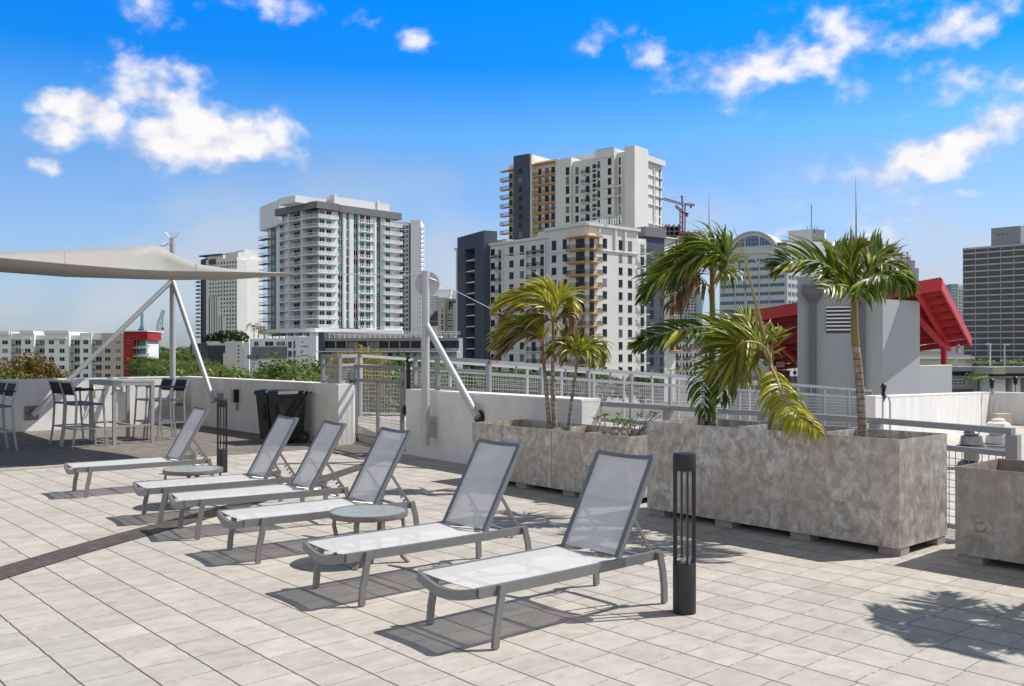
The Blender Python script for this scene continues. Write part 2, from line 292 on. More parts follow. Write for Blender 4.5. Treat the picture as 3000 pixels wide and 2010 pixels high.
# ---------------------------------------------------------------- builders
class MB:
    def __init__(s): s.v = []; s.f = []; s.m = []; s.c = None
    def add(s, vs, fs, mi=0):
        o = len(s.v); s.v += [tuple(v) for v in vs]
        for f in fs: s.f.append(tuple(o+i for i in f)); s.m.append(mi)
    def hexa(s, p, mi=0):   # p: 4 bottom (ccw from above) + 4 top
        s.add(p, [(3,2,1,0), (4,5,6,7), (0,1,5,4), (1,2,6,5), (2,3,7,6), (3,0,4,7)], mi)
    def box(s, c, d, rz=0.0, mi=0):
        cx, cy, cz = c; hx, hy, hz = d[0]/2, d[1]/2, d[2]/2; ca, sa = math.cos(rz), math.sin(rz)
        P = []
        for z in (-hz, hz):
            for x, y in ((-hx,-hy), (hx,-hy), (hx,hy), (-hx,hy)):
                P.append((cx+x*ca-y*sa, cy+x*sa+y*ca, cz+z))
        s.hexa(P, mi)
    def bar(s, a, b, w, h, mi=0, up=UP):
        a = Vector(a); b = Vector(b); t = (b-a).normalized()
        side = t.cross(up)
        if side.length < 1e-4: side = t.cross(Vector((1,0,0)))
        side.normalize(); n = side.cross(t).normalized()
        P = [a-side*w/2-n*h/2, a+side*w/2-n*h/2, b+side*w/2-n*h/2, b-side*w/2-n*h/2,
             a-side*w/2+n*h/2, a+side*w/2+n*h/2, b+side*w/2+n*h/2, b-side*w/2+n*h/2]
        s.hexa(P, mi)
    def path(s, pts, w, h, mi=0, up=UP):
        pts = [Vector(p) for p in pts]; n = len(pts); rings = []
        for i, p in enumerate(pts):
            t = (pts[min(i+1, n-1)]-pts[max(i-1, 0)]).normalized()
            side = t.cross(up).normalized() if abs(t.dot(up)) < .999 else Vector((1,0,0)); q = side.cross(t).normalized()
            rings.append([p-side*w/2-q*h/2, p+side*w/2-q*h/2, p+side*w/2+q*h/2, p-side*w/2+q*h/2])
        vs = [v for r in rings for v in r]; fs = []
        for i in range(n-1):
            for k in range(4): fs.append((i*4+k, i*4+(k+1)%4, (i+1)*4+(k+1)%4, (i+1)*4+k))
        fs.append((3,2,1,0)); fs.append(tuple((n-1)*4+k for k in range(4)))
        s.add(vs, fs, mi)
    def tube(s, pts, r, seg=8, mi=0, cap=True):
        pts = [Vector(p) for p in pts]; n = len(pts)
        rr = r if isinstance(r, (list, tuple)) else [r]*n
        ref = Vector((0.31, 0.17, 0.93)).normalized(); vs = []; fs = []
        for i, p in enumerate(pts):
            t = (pts[min(i+1, n-1)]-pts[max(i-1, 0)]).normalized()
            a = t.cross(ref)
            if a.length < .05: a = t.cross(Vector((1,0,0)))
            a.normalize(); b = t.cross(a).normalized()
            for k in range(seg):
                an = 2*math.pi*k/seg; vs.append(p+(a*math.cos(an)+b*math.sin(an))*rr[i])
        for i in range(n-1):
            for k in range(seg): fs.append((i*seg+k, i*seg+(k+1)%seg, (i+1)*seg+(k+1)%seg, (i+1)*seg+k))
        if cap: fs.append(tuple(range(seg))[::-1]); fs.append(tuple((n-1)*seg+k for k in range(seg)))
        s.add(vs, fs, mi)
    def lathe(s, c, prof, seg=24, mi=0):
        vs = []; fs = []
        for r, z in prof:
            for k in range(seg):
                a = 2*math.pi*k/seg; vs.append((c[0]+r*math.cos(a), c[1]+r*math.sin(a), c[2]+z))
        n = len(prof)
        for i in range(n-1):
            for k in range(seg): fs.append((i*seg+k, i*seg+(k+1)%seg, (i+1)*seg+(k+1)%seg, (i+1)*seg+k))
        if prof[0][0] > 1e-6: fs.append(tuple(range(seg))[::-1])
        if prof[-1][0] > 1e-6: fs.append(tuple((n-1)*seg+k for k in range(seg)))
        s.add(vs, fs, mi)
    def prism(s, poly, z0, z1, mi=0):   # poly ccw
        n = len(poly)
        z0l = z0 if isinstance(z0, (list, tuple)) else [z0]*n; z1l = z1 if isinstance(z1, (list, tuple)) else [z1]*n
        vs = [(p[0], p[1], z0l[i]) for i, p in enumerate(poly)]+[(p[0], p[1], z1l[i]) for i, p in enumerate(poly)]
        fs = [tuple(range(n))[::-1], tuple(range(n, 2*n))]+[(i, (i+1)%n, n+(i+1)%n, n+i) for i in range(n)]
        s.add(vs, fs, mi)
    def build(s, name, mats, parent=None, world=False, smooth=False):
        me = bpy.data.meshes.new(name)
        vs = s.v
        if world and parent is not None:
            l = parent['_w'] if '_w' in parent else tuple(parent.location)
            vs = [(x-l[0], y-l[1], z-l[2]) for x, y, z in vs]
        me.from_pydata(vs, [], s.f)
        if not isinstance(mats, (list, tuple)): mats = [mats]
        for m in mats: me.materials.append(m)
        if len(mats) > 1: me.polygons.foreach_set('material_index', s.m)
        if s.c:
            a = me.color_attributes.new('leaf', 'FLOAT_COLOR', 'POINT')
            a.data.foreach_set('color', [x for c in s.c for x in c])
        if smooth:
            me.polygons.foreach_set('use_smooth', [True]*len(me.polygons))
            try: me.set_sharp_from_angle(angle=R(35))
            except Exception: pass
        me.update()
        o = bpy.data.objects.new(name, me); col.objects.link(o)
        if parent is not None: o.parent = parent
        return o
def tag(o, label=None, cat=None, group=None, kind=None):
    if label: o['label'] = label
    if cat: o['category'] = cat
    if group: o['group'] = group
    if kind: o['kind'] = kind
    return o
def thing(name, label, cat, loc=(0,0,0), rz=0.0, group=None):
    o = bpy.data.objects.new(name, None); col.objects.link(o); o.empty_display_size = .3
    o.location = loc; o.rotation_euler = (0, 0, rz); return tag(o, label, cat, group)
def kids(o): return [c for c in bpy.data.objects if c.parent == o]
def dup(o, loc=None, rz=None, label=None, group=None, scale=None):
    def cp(x, par):
        c = x.copy(); col.objects.link(c); c.parent = par
        for ch in list(x.children): cp(ch, c)
        return c
    r = cp(o, None)
    if loc is not None: r.location = loc
    if rz is not None: r.rotation_euler = (0, 0, rz)
    if scale is not None: r.scale = scale
    if label: r['label'] = label
    if group: r['group'] = group
    return r
def structure(o): o['kind'] = 'structure'; return o
def text_mesh(name, body, size, material, parent, loc, rot, depth=.02):
    cu = bpy.data.curves.new(name, 'FONT'); cu.body = body; cu.size = size; cu.extrude = depth; cu.align_x = 'CENTER'; cu.align_y = 'CENTER'
    to = bpy.data.objects.new(name, cu); col.objects.link(to)
    bpy.context.view_layer.update()
    me = bpy.data.meshes.new_from_object(to.evaluated_get(bpy.context.evaluated_depsgraph_get()))
    bpy.data.objects.remove(to); me.materials.clear(); me.materials.append(material)
    o = bpy.data.objects.new(name, me); col.objects.link(o); o.parent = parent; o.location = loc; o.rotation_euler = rot
    return o
# ================================================================= DECK
def poly_sheet(name, pts, z, m, thick=0.0):
    mb = MB()
    if thick: mb.prism([(p[0], p[1]) for p in pts], z-thick, z)
    else: mb.add([(p[0], p[1], z) for p in pts], [tuple(range(len(pts)))])
    return structure(mb.build(name, m))
K = [Vector((-16.5,12.6,0)), Vector((-7.9,21.95,0)), Vector((-3.11,16.5,0))]
deck_pts = [(-17,-7), (9.2,-7), (9.2,0), (4.72,7.35), (3.75,9.45), (2.3,11.25), (.98,12.35), (.45,12.4), (-1.73,15.2), (-1.80,15.36), (-2.95,17.4), (-7.9,22.2), (-16.5,12.9)]
poly_sheet('pavement', deck_pts, 0.0, M['pavers'], .35)
# dark paving of the bar corner, 4 mm above
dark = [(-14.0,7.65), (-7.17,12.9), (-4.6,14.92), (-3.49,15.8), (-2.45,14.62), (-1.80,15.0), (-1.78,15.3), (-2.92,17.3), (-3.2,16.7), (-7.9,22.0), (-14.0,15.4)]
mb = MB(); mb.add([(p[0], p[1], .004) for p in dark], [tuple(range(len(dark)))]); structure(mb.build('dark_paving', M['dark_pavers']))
mb = MB(); mb.path([(-14,7.6,.012), (-10.5,10.32,.012), (-7.17,12.87,.012), (-4.95,14.62,.012)], .14, .03); structure(mb.build('kerb_strip', M['kerb']))
up_ = [(-4.6,4.6), (-4.15,6.1), (-3.94,7.097), (-3.78,7.75), (-3.59,8.42), (-3.20,9.61), (-2.80,11.2), (-2.45,12.8), (-2.28,13.58), (-2.1,14.6)]
lo_ = [(-4.3,4.5), (-3.86,6.0), (-3.64,7.0), (-3.50,7.60), (-3.30,8.27), (-2.93,9.47), (-2.53,11.1), (-2.2,12.72), (-2.05,13.4), (-1.88,14.5)]
mb = MB(); n = len(up_)
mb.add([(x, y, .008) for x, y in up_]+[(x, y, .008) for x, y in lo_], [(i, n+i, n+i+1, i+1) for i in range(n-1)])
structure(mb.build('paver_band', M['band']))

# lower terrace and ramp beyond the rails
poly_sheet('terrace', [(1.0,12.3), (3.8,9.5), (4.75,7.3), (9.3,-2), (40,-2), (40,45), (15,30), (1.2,15.0)], -.42, M['terrace'], .3)
N0 = Vector((-.35,14.35,0)); F0 = Vector((-2.985,18.2,0)); RV = Vector((.743,.669,0))
def rz(s, z0): return z0-.0635*s
mb = MB()
a, b = N0+RV*.3, F0-RV*.0; c, d = F0+RV*27, N0+RV*27
mb.prism([tuple(a[:2]), tuple(d[:2]), tuple(c[:2]), tuple(b[:2])], [-1.4,-3,-3,-1.4], [.40, rz(27,.42), rz(27,.42), .42])
structure(mb.build('ramp', M['terrace']))
mb = MB(); mb.prism([(-2.95,17.38), (-1.80,15.36), (-.13,14.56), (-2.985,18.2), (-3.3,18.2)], -.3, [.12,.12,.398,.418,.35]); structure(mb.build('landing', M['terrace']))

# ---------------------------------------------------------------- parapet walls
def wall(name, label, a, b, z, th, side, z0=-.5, cop=.03, m='stucco', cat='parapet wall', z2=None, group=None):
    a = Vector((a[0], a[1], 0)); b = Vector((b[0], b[1], 0)); d = (b-a).normalized(); n = Vector((-d.y, d.x, 0))*side
    t = thing(name, label, cat, tuple(a), 0, group)
    z2 = z if z2 is None else z2
    mb = MB(); P = [a, b, b+n*th, a+n*th]
    if side < 0: P = [P[1], P[0], P[3], P[2]]; Z = [z2, z, z, z2]
    else: Z = [z, z2, z2, z]
    mb.prism([tuple(p[:2]) for p in P], z0, [q-cop for q in Z]); mb.build('wall_body', M[m], t, world=True)
    e = .008; mb = MB(); a2, b2 = a-d*.002-n*e, b+d*.002-n*e; w2 = th+2*e
    P = [a2, b2, b2+n*w2, a2+n*w2]
    if side < 0: P = [P[1], P[0], P[3], P[2]]
    mb.prism([tuple(p[:2]) for p in P], [q-cop for q in Z], Z); mb.build('coping', M['coping'], t, world=True)
    return t
w1 = wall('parapet_wall', 'long white parapet with bins standing against it, left of the gate', (-7.9,21.95), (-3.11,16.5), 1.10, .30, 1)
mb = MB(); mb.prism([(-3.105,16.5), (-2.88,16.75), (-2.93,17.35), (-3.3,17.4)], 0, 1.07); mb.build('pier', M['stucco'], w1, world=True)
w0 = wall('parapet_wall', 'white parapet behind the bar stools, crossed by a sloping sail strut', (-16.5,12.62), (-7.9,21.95), 1.10, .30, 1)
mb = MB(); mb.path([(-7.62,21.5,.02), (-7.62,21.5,1.07)], .06, .04, up=Vector((1,0,0))); tag(mb.build('expansion_joint', mat('joint cover', (.5,.42,.3), .7)), 'tan vertical cover strip in the corner of the white parapet', 'joint cover')
w2 = wall('parapet_wall', 'white parapet right of the gate, behind the left planter', (-1.73,15.05), (.888,11.70), 1.065, .32, 1)

# ---------------------------------------------------------------- grid panels, rails
def grid_panel(mb, a, b, z0, z1, za2, zb2, step=.065, w=.005, hstep=None):
    # a,b plan points; z0,z1 bottom/top at a; za2,zb2 bottom/top at b
    a = Vector(a); b = Vector(b); L_ = (b-a).length; n = max(1, int(L_/step)); hstep = hstep or step
    for i in range(1, n):
        t = i/n; p = a.lerp(b, t); zl = z0+(za2-z0)*t; zh = z1+(zb2-z1)*t
        mb.bar((p.x, p.y, zl), (p.x, p.y, zh), w, w)
    k = max(1, int((z1-z0)/hstep))
    for i in range(1, k):
        t = i/k; mb.bar((a.x, a.y, z0+(z1-z0)*t), (b.x, b.y, za2+(zb2-za2)*t), w, w)
def rail_run(name, label, pts, tops, hgt, m='railpaint', grid=(.065,.065), post=.055, second=.19, cap=True, midbars=0, group=None, cat='railing', wire='wire', gw=.005, low=.03):
    base = pts[0]; t = thing(name, label, cat, (base[0], base[1], tops[0]-hgt), 0, group)
    P = [Vector((p[0], p[1], 0)) for p in pts]
    mb = MB(); mb2 = MB(); mb3 = MB(); mbp = MB(); n = len(P)
    for i in range(n-1):
        a, b = P[i], P[i+1]; za, zb = tops[i], tops[i+1]
        mb.bar((a.x, a.y, za-.03), (b.x, b.y, zb-.03), .07, .058)
        mb2.bar((a.x, a.y, za-second-.025), (b.x, b.y, zb-second-.025), .045, .05)
        mb3.bar((a.x, a.y, za-hgt+.06), (b.x, b.y, zb-hgt+.06), .045, .045)
        if midbars:
            m_ = a.lerp(b, .5); zm = (za+zb)/2; mb2.bar((m_.x, m_.y, zm-second), (m_.x, m_.y, zm-.06), .03, .03)
        d = (b-a).normalized()
        grid_panel(mbp, a+d*.03, b-d*.03, za-hgt+.082, za-second-.05, zb-hgt+.082, zb-second-.05, grid[0], gw, grid[1])
    mb.build('top_rail', M[m], t, world=True); mb2.build('middle_rail', M[m], t, world=True); mb3.build('bottom_rail', M[m], t, world=True)
    for i in range(n):
        mq = MB(); mq.bar((P[i].x, P[i].y, tops[i]-hgt-low), (P[i].x, P[i].y, tops[i]-.06), post, post, up=U); mq.build('post', M[m], t, world=True)
    mbp.build('mesh_panel', M[wire], t, world=True)
    return t
# near low rail behind planters
lowp = [(1.0,12.25), (1.09,12.42) , (1.93,11.3), (2.84,10.35), (3.72,9.45), (4.50,8.30)]
lowp = [(.98,12.1), (1.92,11.3), (2.84,10.4), (3.73,9.45), (4.46,8.2)]
rail_run('guard_rail', 'low grey guard rail running behind the metal planters', lowp, [1.03,1.01,1.0,.99,.985], 1.03, second=.21, post=.10, grid=(.064,.064), gw=.006, wire='railpaint')
# end post, wide light panel at the right edge
t = thing('guard_post', 'pale grey end panel of the guard rail at the right edge', 'railing', (4.62,8.0,0))
mb = MB(); mb.bar((4.60,8.02,0), (4.60,8.02,.99), .05, .07, up=U); mb.build('post', M['railpaint'], t, world=True)
mb = MB(); mb.bar((4.70,7.92,.96), (5.6,6.5,.93), .07, .06); mb.bar((4.70,7.92,.0), (4.70,7.92,.98), .12, .12, up=U); mb.build('top_rail', M['lightpipe'], t, world=True)
mb = MB(); grid_panel(mb, Vector((4.75,7.85,0)), Vector((5.6,6.5,0)), .05, .75, .05, .75, .064, .006); mb.build('mesh_panel', M['railpaint'], t, world=True)

def run_on(P0, s0, s1, step, ztop):
    n = int(round((s1-s0)/step)); pts = []; tops = []
    for i in range(n+1):
        s = s0+i*step; p = P0+RV*s; pts.append((p.x, p.y)); tops.append(rz(s, ztop))
    return pts, tops
pts, tops = run_on(N0, .0, 12.5, 1.12, 1.545)
rail_run('ramp_railing', 'near railing of the ramp, grey with wire mesh, falling to the right', pts, tops, 1.12, midbars=1, grid=(.05,.065), wire='wire', gw=.006, m='railpaint')
pts, tops = run_on(F0, .0, 15, 1.12, 1.63)
rail_run('ramp_railing', 'far railing of the ramp seen through the near one, starting behind the gate', pts, tops, 1.22, midbars=0, grid=(.075,.075), wire='wire', gw=.006, m='lightpipe')
# corner returns standing on the parapet ends
rail_run('corner_railing', 'short mesh railing return on top of the parapet, left of the gate', [tuple(D(946,1040,17.15)[:2]), tuple(D(995,1040,16.62)[:2]), tuple(D(1042,1040,17.5)[:2])], [1.63,1.63,1.63], .56, post=.06, grid=(.045,.045), m='railpaint', second=.17)
rail_run('corner_railing', 'short mesh railing return on top of the parapet, behind the round plate post', [tuple(D(1216,1045,15.3)[:2]), tuple(D(1281,1045,14.6)[:2]), (N0.x-.02, N0.y+.03)], [1.60,1.60,1.55], .55, post=.06, grid=(.05,.05), m='railpaint', second=.17)

# ---------------------------------------------------------------- gate
ga, gb = Vector((-2.93,17.15,0)), Vector((-1.80,15.36,0)); gd = (gb-ga).normalized()
t = thing('gate', 'grey mesh gate with two panels between the white parapets', 'gate', tuple(ga))
mb = MB()
for s, w in ((.03,.06), (.5,.05), (.97,.06)):
    p = ga.lerp(gb, s); mb.bar((p.x, p.y, .14 if s != .5 else .2), (p.x, p.y, 1.44 if s != .5 else 1.16), w, .05, up=gd)
for z, h in ((1.41,.055), (1.16,.055), (.165,.05)): mb.bar((ga.x, ga.y, z), (gb.x, gb.y, z), .045, h)
mb.build('gate_frame', M['alu'], t, world=True)
for a_, b_ in ((.06,.47), (.53,.94)):
    mb = MB(); grid_panel(mb, ga.lerp(gb, a_), ga.lerp(gb, b_), .19, 1.13, .19, 1.13, .05, .005); mb.build('mesh_panel', M['railpaint'], t, world=True)
mb = MB(); p = ga.lerp(gb, .975); mb.bar((p.x+.05, p.y, .62), (p.x+.05, p.y, .78), .06, .10, up=U); mb.build('latch', M['black'], t, world=True)
mb = MB(); q = ga-gd*.05; mb.bar((q.x, q.y, .05), (q.x, q.y, 1.38), .06, .05, up=gd); mb.bar((q.x+.02, q.y-.05, 1.0), (q.x+.02, q.y-.05, 1.3), .045, .05, up=gd); mb.build('hinge_post', M['alu2'], t, world=True)
mb = MB(); mb.bar((p.x+.10, p.y-.06, .9), (p.x+.10, p.y-.06, 1.50), .05, .05, up=U); mb.lathe((p.x+.10, p.y-.06, 1.50), [(.03,0), (.05,.02), (.03,.05), (.035,.08), (.0,.10)], 10); mb.build('gate_closer', M['black'], t, world=True)

# ---------------------------------------------------------------- lounger
def make_lounger():
    t = thing('sun_lounger', '-', 'sun lounger'); A = M['alu']
    w = .56; z = .315
    mb = MB()
    for y in (0, w): mb.path([(-.10,y,z), (.4,y,z-.004), (1.0,y,z-.004), (1.44,y,z)], .028, .058)
    mb.build('side_rails', A, t)
    mb = MB(); mb.path([(-.10-.014*math.sin(math.pi*k/10), w*k/10, z-.048*math.sin(math.pi*k/10)) for k in range(11)], .028, .056, up=UP); mb.build('foot_bar', A, t)
    for x, y, s in ((0,-.03,-1), (0,w+.03,-1), (1.40,-.03,1), (1.40,w+.03,1)):
        mb = MB()
        if s < 0: P = [(x+.055,y,z+.028), (x+.035,y,.22), (x+.012,y,.11), (x+.002,y,0)]
        else: P = [(x+.0,y,z+.028), (x+.035,y,.22), (x+.05,y,.11), (x+.052,y,0)]
        mb.path(P, .026, .042, up=Vector((1,0,0))); mb.build('leg', A, t)
    mb = MB()
    for x in (.12, .62, 1.38): mb.bar((x,0,z-.02), (x,w,z-.02), .024, .018)
    mb.build('cross_bars', A, t)
    # seat sling, slightly sagging and rippled near the hinge
    mb = MB(); nx, ny = 24, 8
    for i in range(nx+1):
        for j in range(ny+1):
            x = -.09+1.13*i/nx; y = .012+(w-.024)*j/ny; f = math.sin(math.pi*j/ny)
            zz = z+.022-.010*f+ (.0028*math.sin(x*58) if x > .55 else .0)*f*min(1, (x-.55)*3)
            if i == 0: x += .0
            mb.v.append((x, y, zz))
    for i in range(nx):
        for j in range(ny): mb.f.append((i*(ny+1)+j, (i+1)*(ny+1)+j, (i+1)*(ny+1)+j+1, i*(ny+1)+j+1)); mb.m.append(0)
    mb.build('seat_sling', M['sling'], t, smooth=True)
    # backrest
    hx, hz, al, ln = 1.07, z+.02, R(60.5), .70; bx, bz = math.cos(al), math.sin(al)
    def bp(l, y, o=0): return (hx+bx*l-bz*o, y, hz+bz*l+bx*o)
    br = MB()
    for y in (.035, w-.035): br.path([bp(0,y), bp(ln,y)], .034, .034, up=Vector((0,1,0)))
    bo = br.build('backrest_frame', A, t)
    mb = MB(); mb.path([bp(ln, .025+(w-.05)*k/10, -.035*math.sin(math.pi*k/10)*-1*-1) for k in range(11)], .034, .034, up=Vector((-bz,0,bx))); mb.build('top_bar', A, bo)
    mb = MB(); nx = 10
    for i in range(nx+1):
        for j in range(ny+1):
            l = .015+(ln-.03)*i/nx; y = .05+(w-.1)*j/ny; f = math.sin(math.pi*j/ny); mb.v.append(bp(l, y, .012-.02*f*(.4+.6*i/nx)))
    for i in range(nx):
        for j in range(ny): mb.f.append((i*(ny+1)+j, (i+1)*(ny+1)+j, (i+1)*(ny+1)+j+1, i*(ny+1)+j+1)); mb.m.append(0)
    mb.build('back_sling', M['sling'], t, smooth=True)
    # notched prop racks and the wire stay
    for y in (.06, w-.06):
        mb = MB(); a = Vector(bp(.30, y, -.03)); b = Vector((1.42, y, z+.01)); mb.bar(a, b, .012, .022, up=UP)
        d = (b-a)
        for k in range(4):
            q = a+d*(.45+.14*k); mb.bar(q, q+Vector((-.035,0,-.022)), .010, .012); mb.bar(q+Vector((-.032,0,-.026)), q+Vector((-.026,0,-.004)), .010, .009)
        mb.lathe((a.x-.004, a.y, a.z-.01), [(.0,0), (.016,.006), (.016,.016), (0,.022)], 8)
        mb.build('prop_rack', A, t)
    mb = MB(); mb.tube([(1.10,.05,z-.01), (1.33,.05,z-.055), (1.375,.08,z-.062), (1.375,w-.08,z-.062), (1.33,w-.05,z-.055), (1.10,w-.05,z-.01)], .008, 6); mb.build('wire_stay', A, t)
    return t
lg = make_lounger()
# front-right leg foot, direction in degrees
spots = [(-4.87,10.52,37,'sun lounger farthest from the camera, its foot beside the dark shaded paving'),
 (-3.41,8.91,35.5,'second sun lounger from the far end, in front of the rubbish bins'),
 (-2.80,8.17,33,'third sun lounger from the far end, close against its left neighbour'),
 (-2.01,7.24,37,'sun lounger with a round glass table standing at its near side'),
 (-1.0,6.02,40,'second nearest sun lounger, between the round glass table and the nearest lounger'),
 (-.115,5.15,40.8,'nearest sun lounger, its head end beside the large black bollard light')]
for i, (x, y, a, lab) in enumerate(spots):
    o = lg if i == 0 else dup(lg)
    o.location = (x, y, .008); o.rotation_euler = (0,0,R(a)); o['label'] = lab; o['group'] = 'white sling sun loungers in a row'

# ---------------------------------------------------------------- side tables
def make_table():
    t = thing('side_table', '-', 'side table'); T = M['taupe']
    mb = MB(); z = .40; r = .31
    mb.lathe((0,0,z), [(r-.02,-.042), (r,-.042), (r+.004,-.02), (r,.0), (r-.018,.0), (r-.02,-.006), (r-.02,-.042)], 48); mb.build('rim', T, t, smooth=True)
    mb = MB(); mb.lathe((0,0,z), [(0,-.010), (r-.02,-.010), (r-.02,-.003), (0,-.003)], 48)
    mb.build('glass_top', M['frost'], t)
    for k in range(4):
        a = R(-100+90*k); c, s = math.cos(a), math.sin(a)
        P = [(.255,.38), (.285,.33), (.29,.27), (.27,.19), (.255,.12), (.275,.05), (.33,.0)]
        mb = MB(); mb.path([(c*q, s*q, zz) for q, zz in P], .038, .020, up=Vector((c,s,0))); mb.build('leg', T, t, smooth=True)
    return t
M['frost'] = mat('frosted glass', (.33,.36,.33), .22, n=.25, ns=14, spec=.35)
ta = make_table(); ta.location = (-1.14,7.33,0); ta['label'] = 'near round glass side table beside the second nearest sun lounger'; ta['group'] = 'round glass side tables'
tb = dup(ta, (-3.46,10.0,0), R(20), 'far round glass side table between the two farthest sun loungers')

# ---------------------------------------------------------------- bollard lights
def make_bollard():
    t = thing('bollard_light', '-', 'bollard light'); B = M['black']
    mb = MB(); mb.lathe((0,0,0), [(.073,0), (.073,.31), (.070,.318), (.0,.318)], 40); mb.build('base', mat('bollard base', (.030,.030,.030), .45, .2, n=.35, ns=2.5), t, smooth=True)
    mb = MB(); mb.lathe((0,0,.905), [(0,0), (.072,0), (.073,.003), (.073,.103), (.070,.108), (0,.108)], 40); mb.build('lamp_head', B, t, smooth=True)
    mb = MB(); mb.lathe((0,0,.318), [(.035,0), (.035,.02), (.0,.022)], 20); mb.build('reflector', M['alu2'], t, smooth=True)
    for k in range(4):
        a = R(7+90*k); mb = MB(); mb.box((math.cos(a)*.061, math.sin(a)*.061, .61), (.024,.009,.60), a); mb.build('fin', B, t)
    return t
b1 = make_bollard(); b1.location = (1.098,5.87,0); b1['label'] = 'black bollard light beside the nearest sun lounger'; b1['group'] = 'black bollard lights'
dup(b1, (-4.02,12.78,0), R(32), 'black bollard light behind the far round side table')

# ---------------------------------------------------------------- planters
def planter(label, a, b, dep, z0, z1, divs, m, seams=(), open_=True, shift=None):
    a = Vector((a[0],a[1],0)); b = Vector((b[0],b[1],0)); u = (b-a).normalized(); v = Vector((-u.y,u.x,0)); L_ = (b-a).length; th = .012
    t = thing('planter', label, 'planter', tuple(a), math.atan2(u.y,u.x), 'weathered metal planters'); m = M[m]
    mb = MB(); mb.box((L_/2,th/2,(z0+z1)/2), (L_,th,z1-z0)); mb.build('front_panel', m, t)
    mb = MB(); mb.box((L_/2,dep-th/2,(z0+z1)/2), (L_,th,z1-z0)); mb.build('back_panel', m, t)
    for x in (th/2, L_-th/2):
        mb = MB(); mb.box((x,dep/2,(z0+z1)/2), (th-.002,dep-2*th,z1-z0-.004)); mb.build('end_panel', m, t)
    for x in divs:
        mb = MB(); mb.box((x,dep/2,(z0+z1)/2-.006), (.02,dep-2*th,z1-z0-.012)); mb.build('divider', m, t)
    mb = MB(); mb.box((L_/2,dep/2,z1-.16), (L_-.03,dep-.03,.02)); so = mb.build('soil', M['soil'], t)
    for x in seams:
        mb = MB(); mb.box((x,-.002,(z0+z1)/2), (.006,.006,z1-z0-.01)); mb.build('seam', M['steel_dark'], t)
    n = max(2, int(L_/.75))
    for i in range(n+1):
        x = .10+(L_-.2)*i/n
        for y in (.105, dep-.10):
            mb = MB(); mb.box((x,y,z0/2), (.19,.15,z0-.002)); mb.build('foot_block', M['block'], t)
    return t
P1a, P1b = Vector((1.385,9.44,0)), Vector((3.13,7.445,0))
pl1 = planter('largest metal planter with two big palms, tallest box in the row', P1a, P1b, .87, .065, .952, [.93,1.80], 'steel', [])
P2a, P2b = Vector((-.52,12.0,0)), Vector((1.24,9.93,0))
pl2 = planter('lower metal planter holding three thin palm stems and a small shrub', P2a, P2b, .87, .065, .752, [1.25,2.0], 'steel', [.62,1.52])
P3a = Vector((3.51,7.3,0)); P3b = P3a+Vector((.669,-.743,0))*1.35
pl3 = planter('dark stained metal planter cut off by the right edge', P3a, P3b, .87, .065, .752, [], 'steel_dark')
mb = MB(); mb.lathe((0,0,0), [(0,0), (.03,.004), (.038,.010), (.03,.016), (0,.018)], 20)
o = mb.build('weld_stain', mat('round weld stain', (.32,.31,.29), .4, .6), pl3); o.location = (.195,-.001,.30); o.rotation_euler = (R(90),0,0)

# ---------------------------------------------------------------- bar table and stools
def make_stool():
    t = thing('bar_stool', '-', 'bar stool'); A = M['alu2']; w, d, zs = .46, .46, .76
    # local +x is the way the sitter faces
    for y in (-w/2, w/2):
        mb = MB(); mb.path([(-d/2-.07,y,0), (-d/2-.02,y,.35), (-d/2,y,zs), (-d/2-.02,y,.92), (-d/2-.09,y,1.15)], .024, .034, up=Vector((1,0,0))); mb.build('leg', A, t)
        mb = MB(); mb.path([(d/2+.06,y,0), (d/2+.02,y,.45), (d/2,y,zs+.02), (d/2-.01,y,1.0)], .024, .028, up=Vector((1,0,0))); mb.build('leg', A, t)
        mb = MB(); mb.bar((-d/2-.05,y,1.0), (d/2+.02,y,1.005), .045, .02); mb.build('armrest', M['darksling'], t)
    mb = MB(); mb.box((0,0,zs-.01), (d,w-.03,.03)); mb.build('seat', M['darkseat'], t)
    mb = MB(); mb.bar((-d/2-.085,-w/2,1.145), (-d/2-.085,w/2,1.145), .026, .03); mb.build('top_bar', A, t); mb = MB(); mb.bar((d/2,-w/2,.745), (d/2,w/2,.745), .022, .03); mb.build('cross_rail', A, t)
    mb = MB(); mb.path([(-d/2-.018,0,.92), (-d/2-.05,0,1.02), (-d/2-.082,0,1.13)], w-.03, .014, up=Vector((1,0,0))); mb.build('back_panel', M['darksling'], t)
    mb = MB(); zf = .33
    for a, b in (((-d/2-.02,-w/2),(d/2+.025,-w/2)), ((-d/2-.02,w/2),(d/2+.025,w/2)), ((-d/2-.02,-w/2),(-d/2-.02,w/2)), ((d/2+.025,-w/2),(d/2+.025,w/2))): mb.bar((*a,zf), (*b,zf), .018, .024)
    mb.build('footrest', A, t)
    return t
M['darkseat'] = mat('dark seat', (.10,.11,.12), .5, .2)
st = make_stool()
for i, (x, y, a, lab) in enumerate([(-8.02,16.82,47,'bar stool farther from the camera on the left side of the bar table'),
  (-7.52,16.22,47,'nearer bar stool on the left side of the bar table'),
  (-7.02,18.02,226,'bar stool on the far right side of the bar table, left of its neighbour'),
  (-6.60,17.62,226,'bar stool on the right side of the bar table, directly under the sail post'),
  (-8.73,15.50,226,'bar stool at the left edge of the photo, back to the right'),
  (-9.16,15.98,226,'bar stool cut off by the left edge, mostly hidden by its neighbour')]):
    o = st if i == 0 else dup(st)
    o.location = (x,y,.004); o.rotation_euler = (0,0,R(a)); o['label'] = lab; o['group'] = 'bar stools with dark backs'
t = thing('bar_table', 'tall grey metal bar table between the bar stools', 'bar table', (-7.3,17.22,.004), R(42))
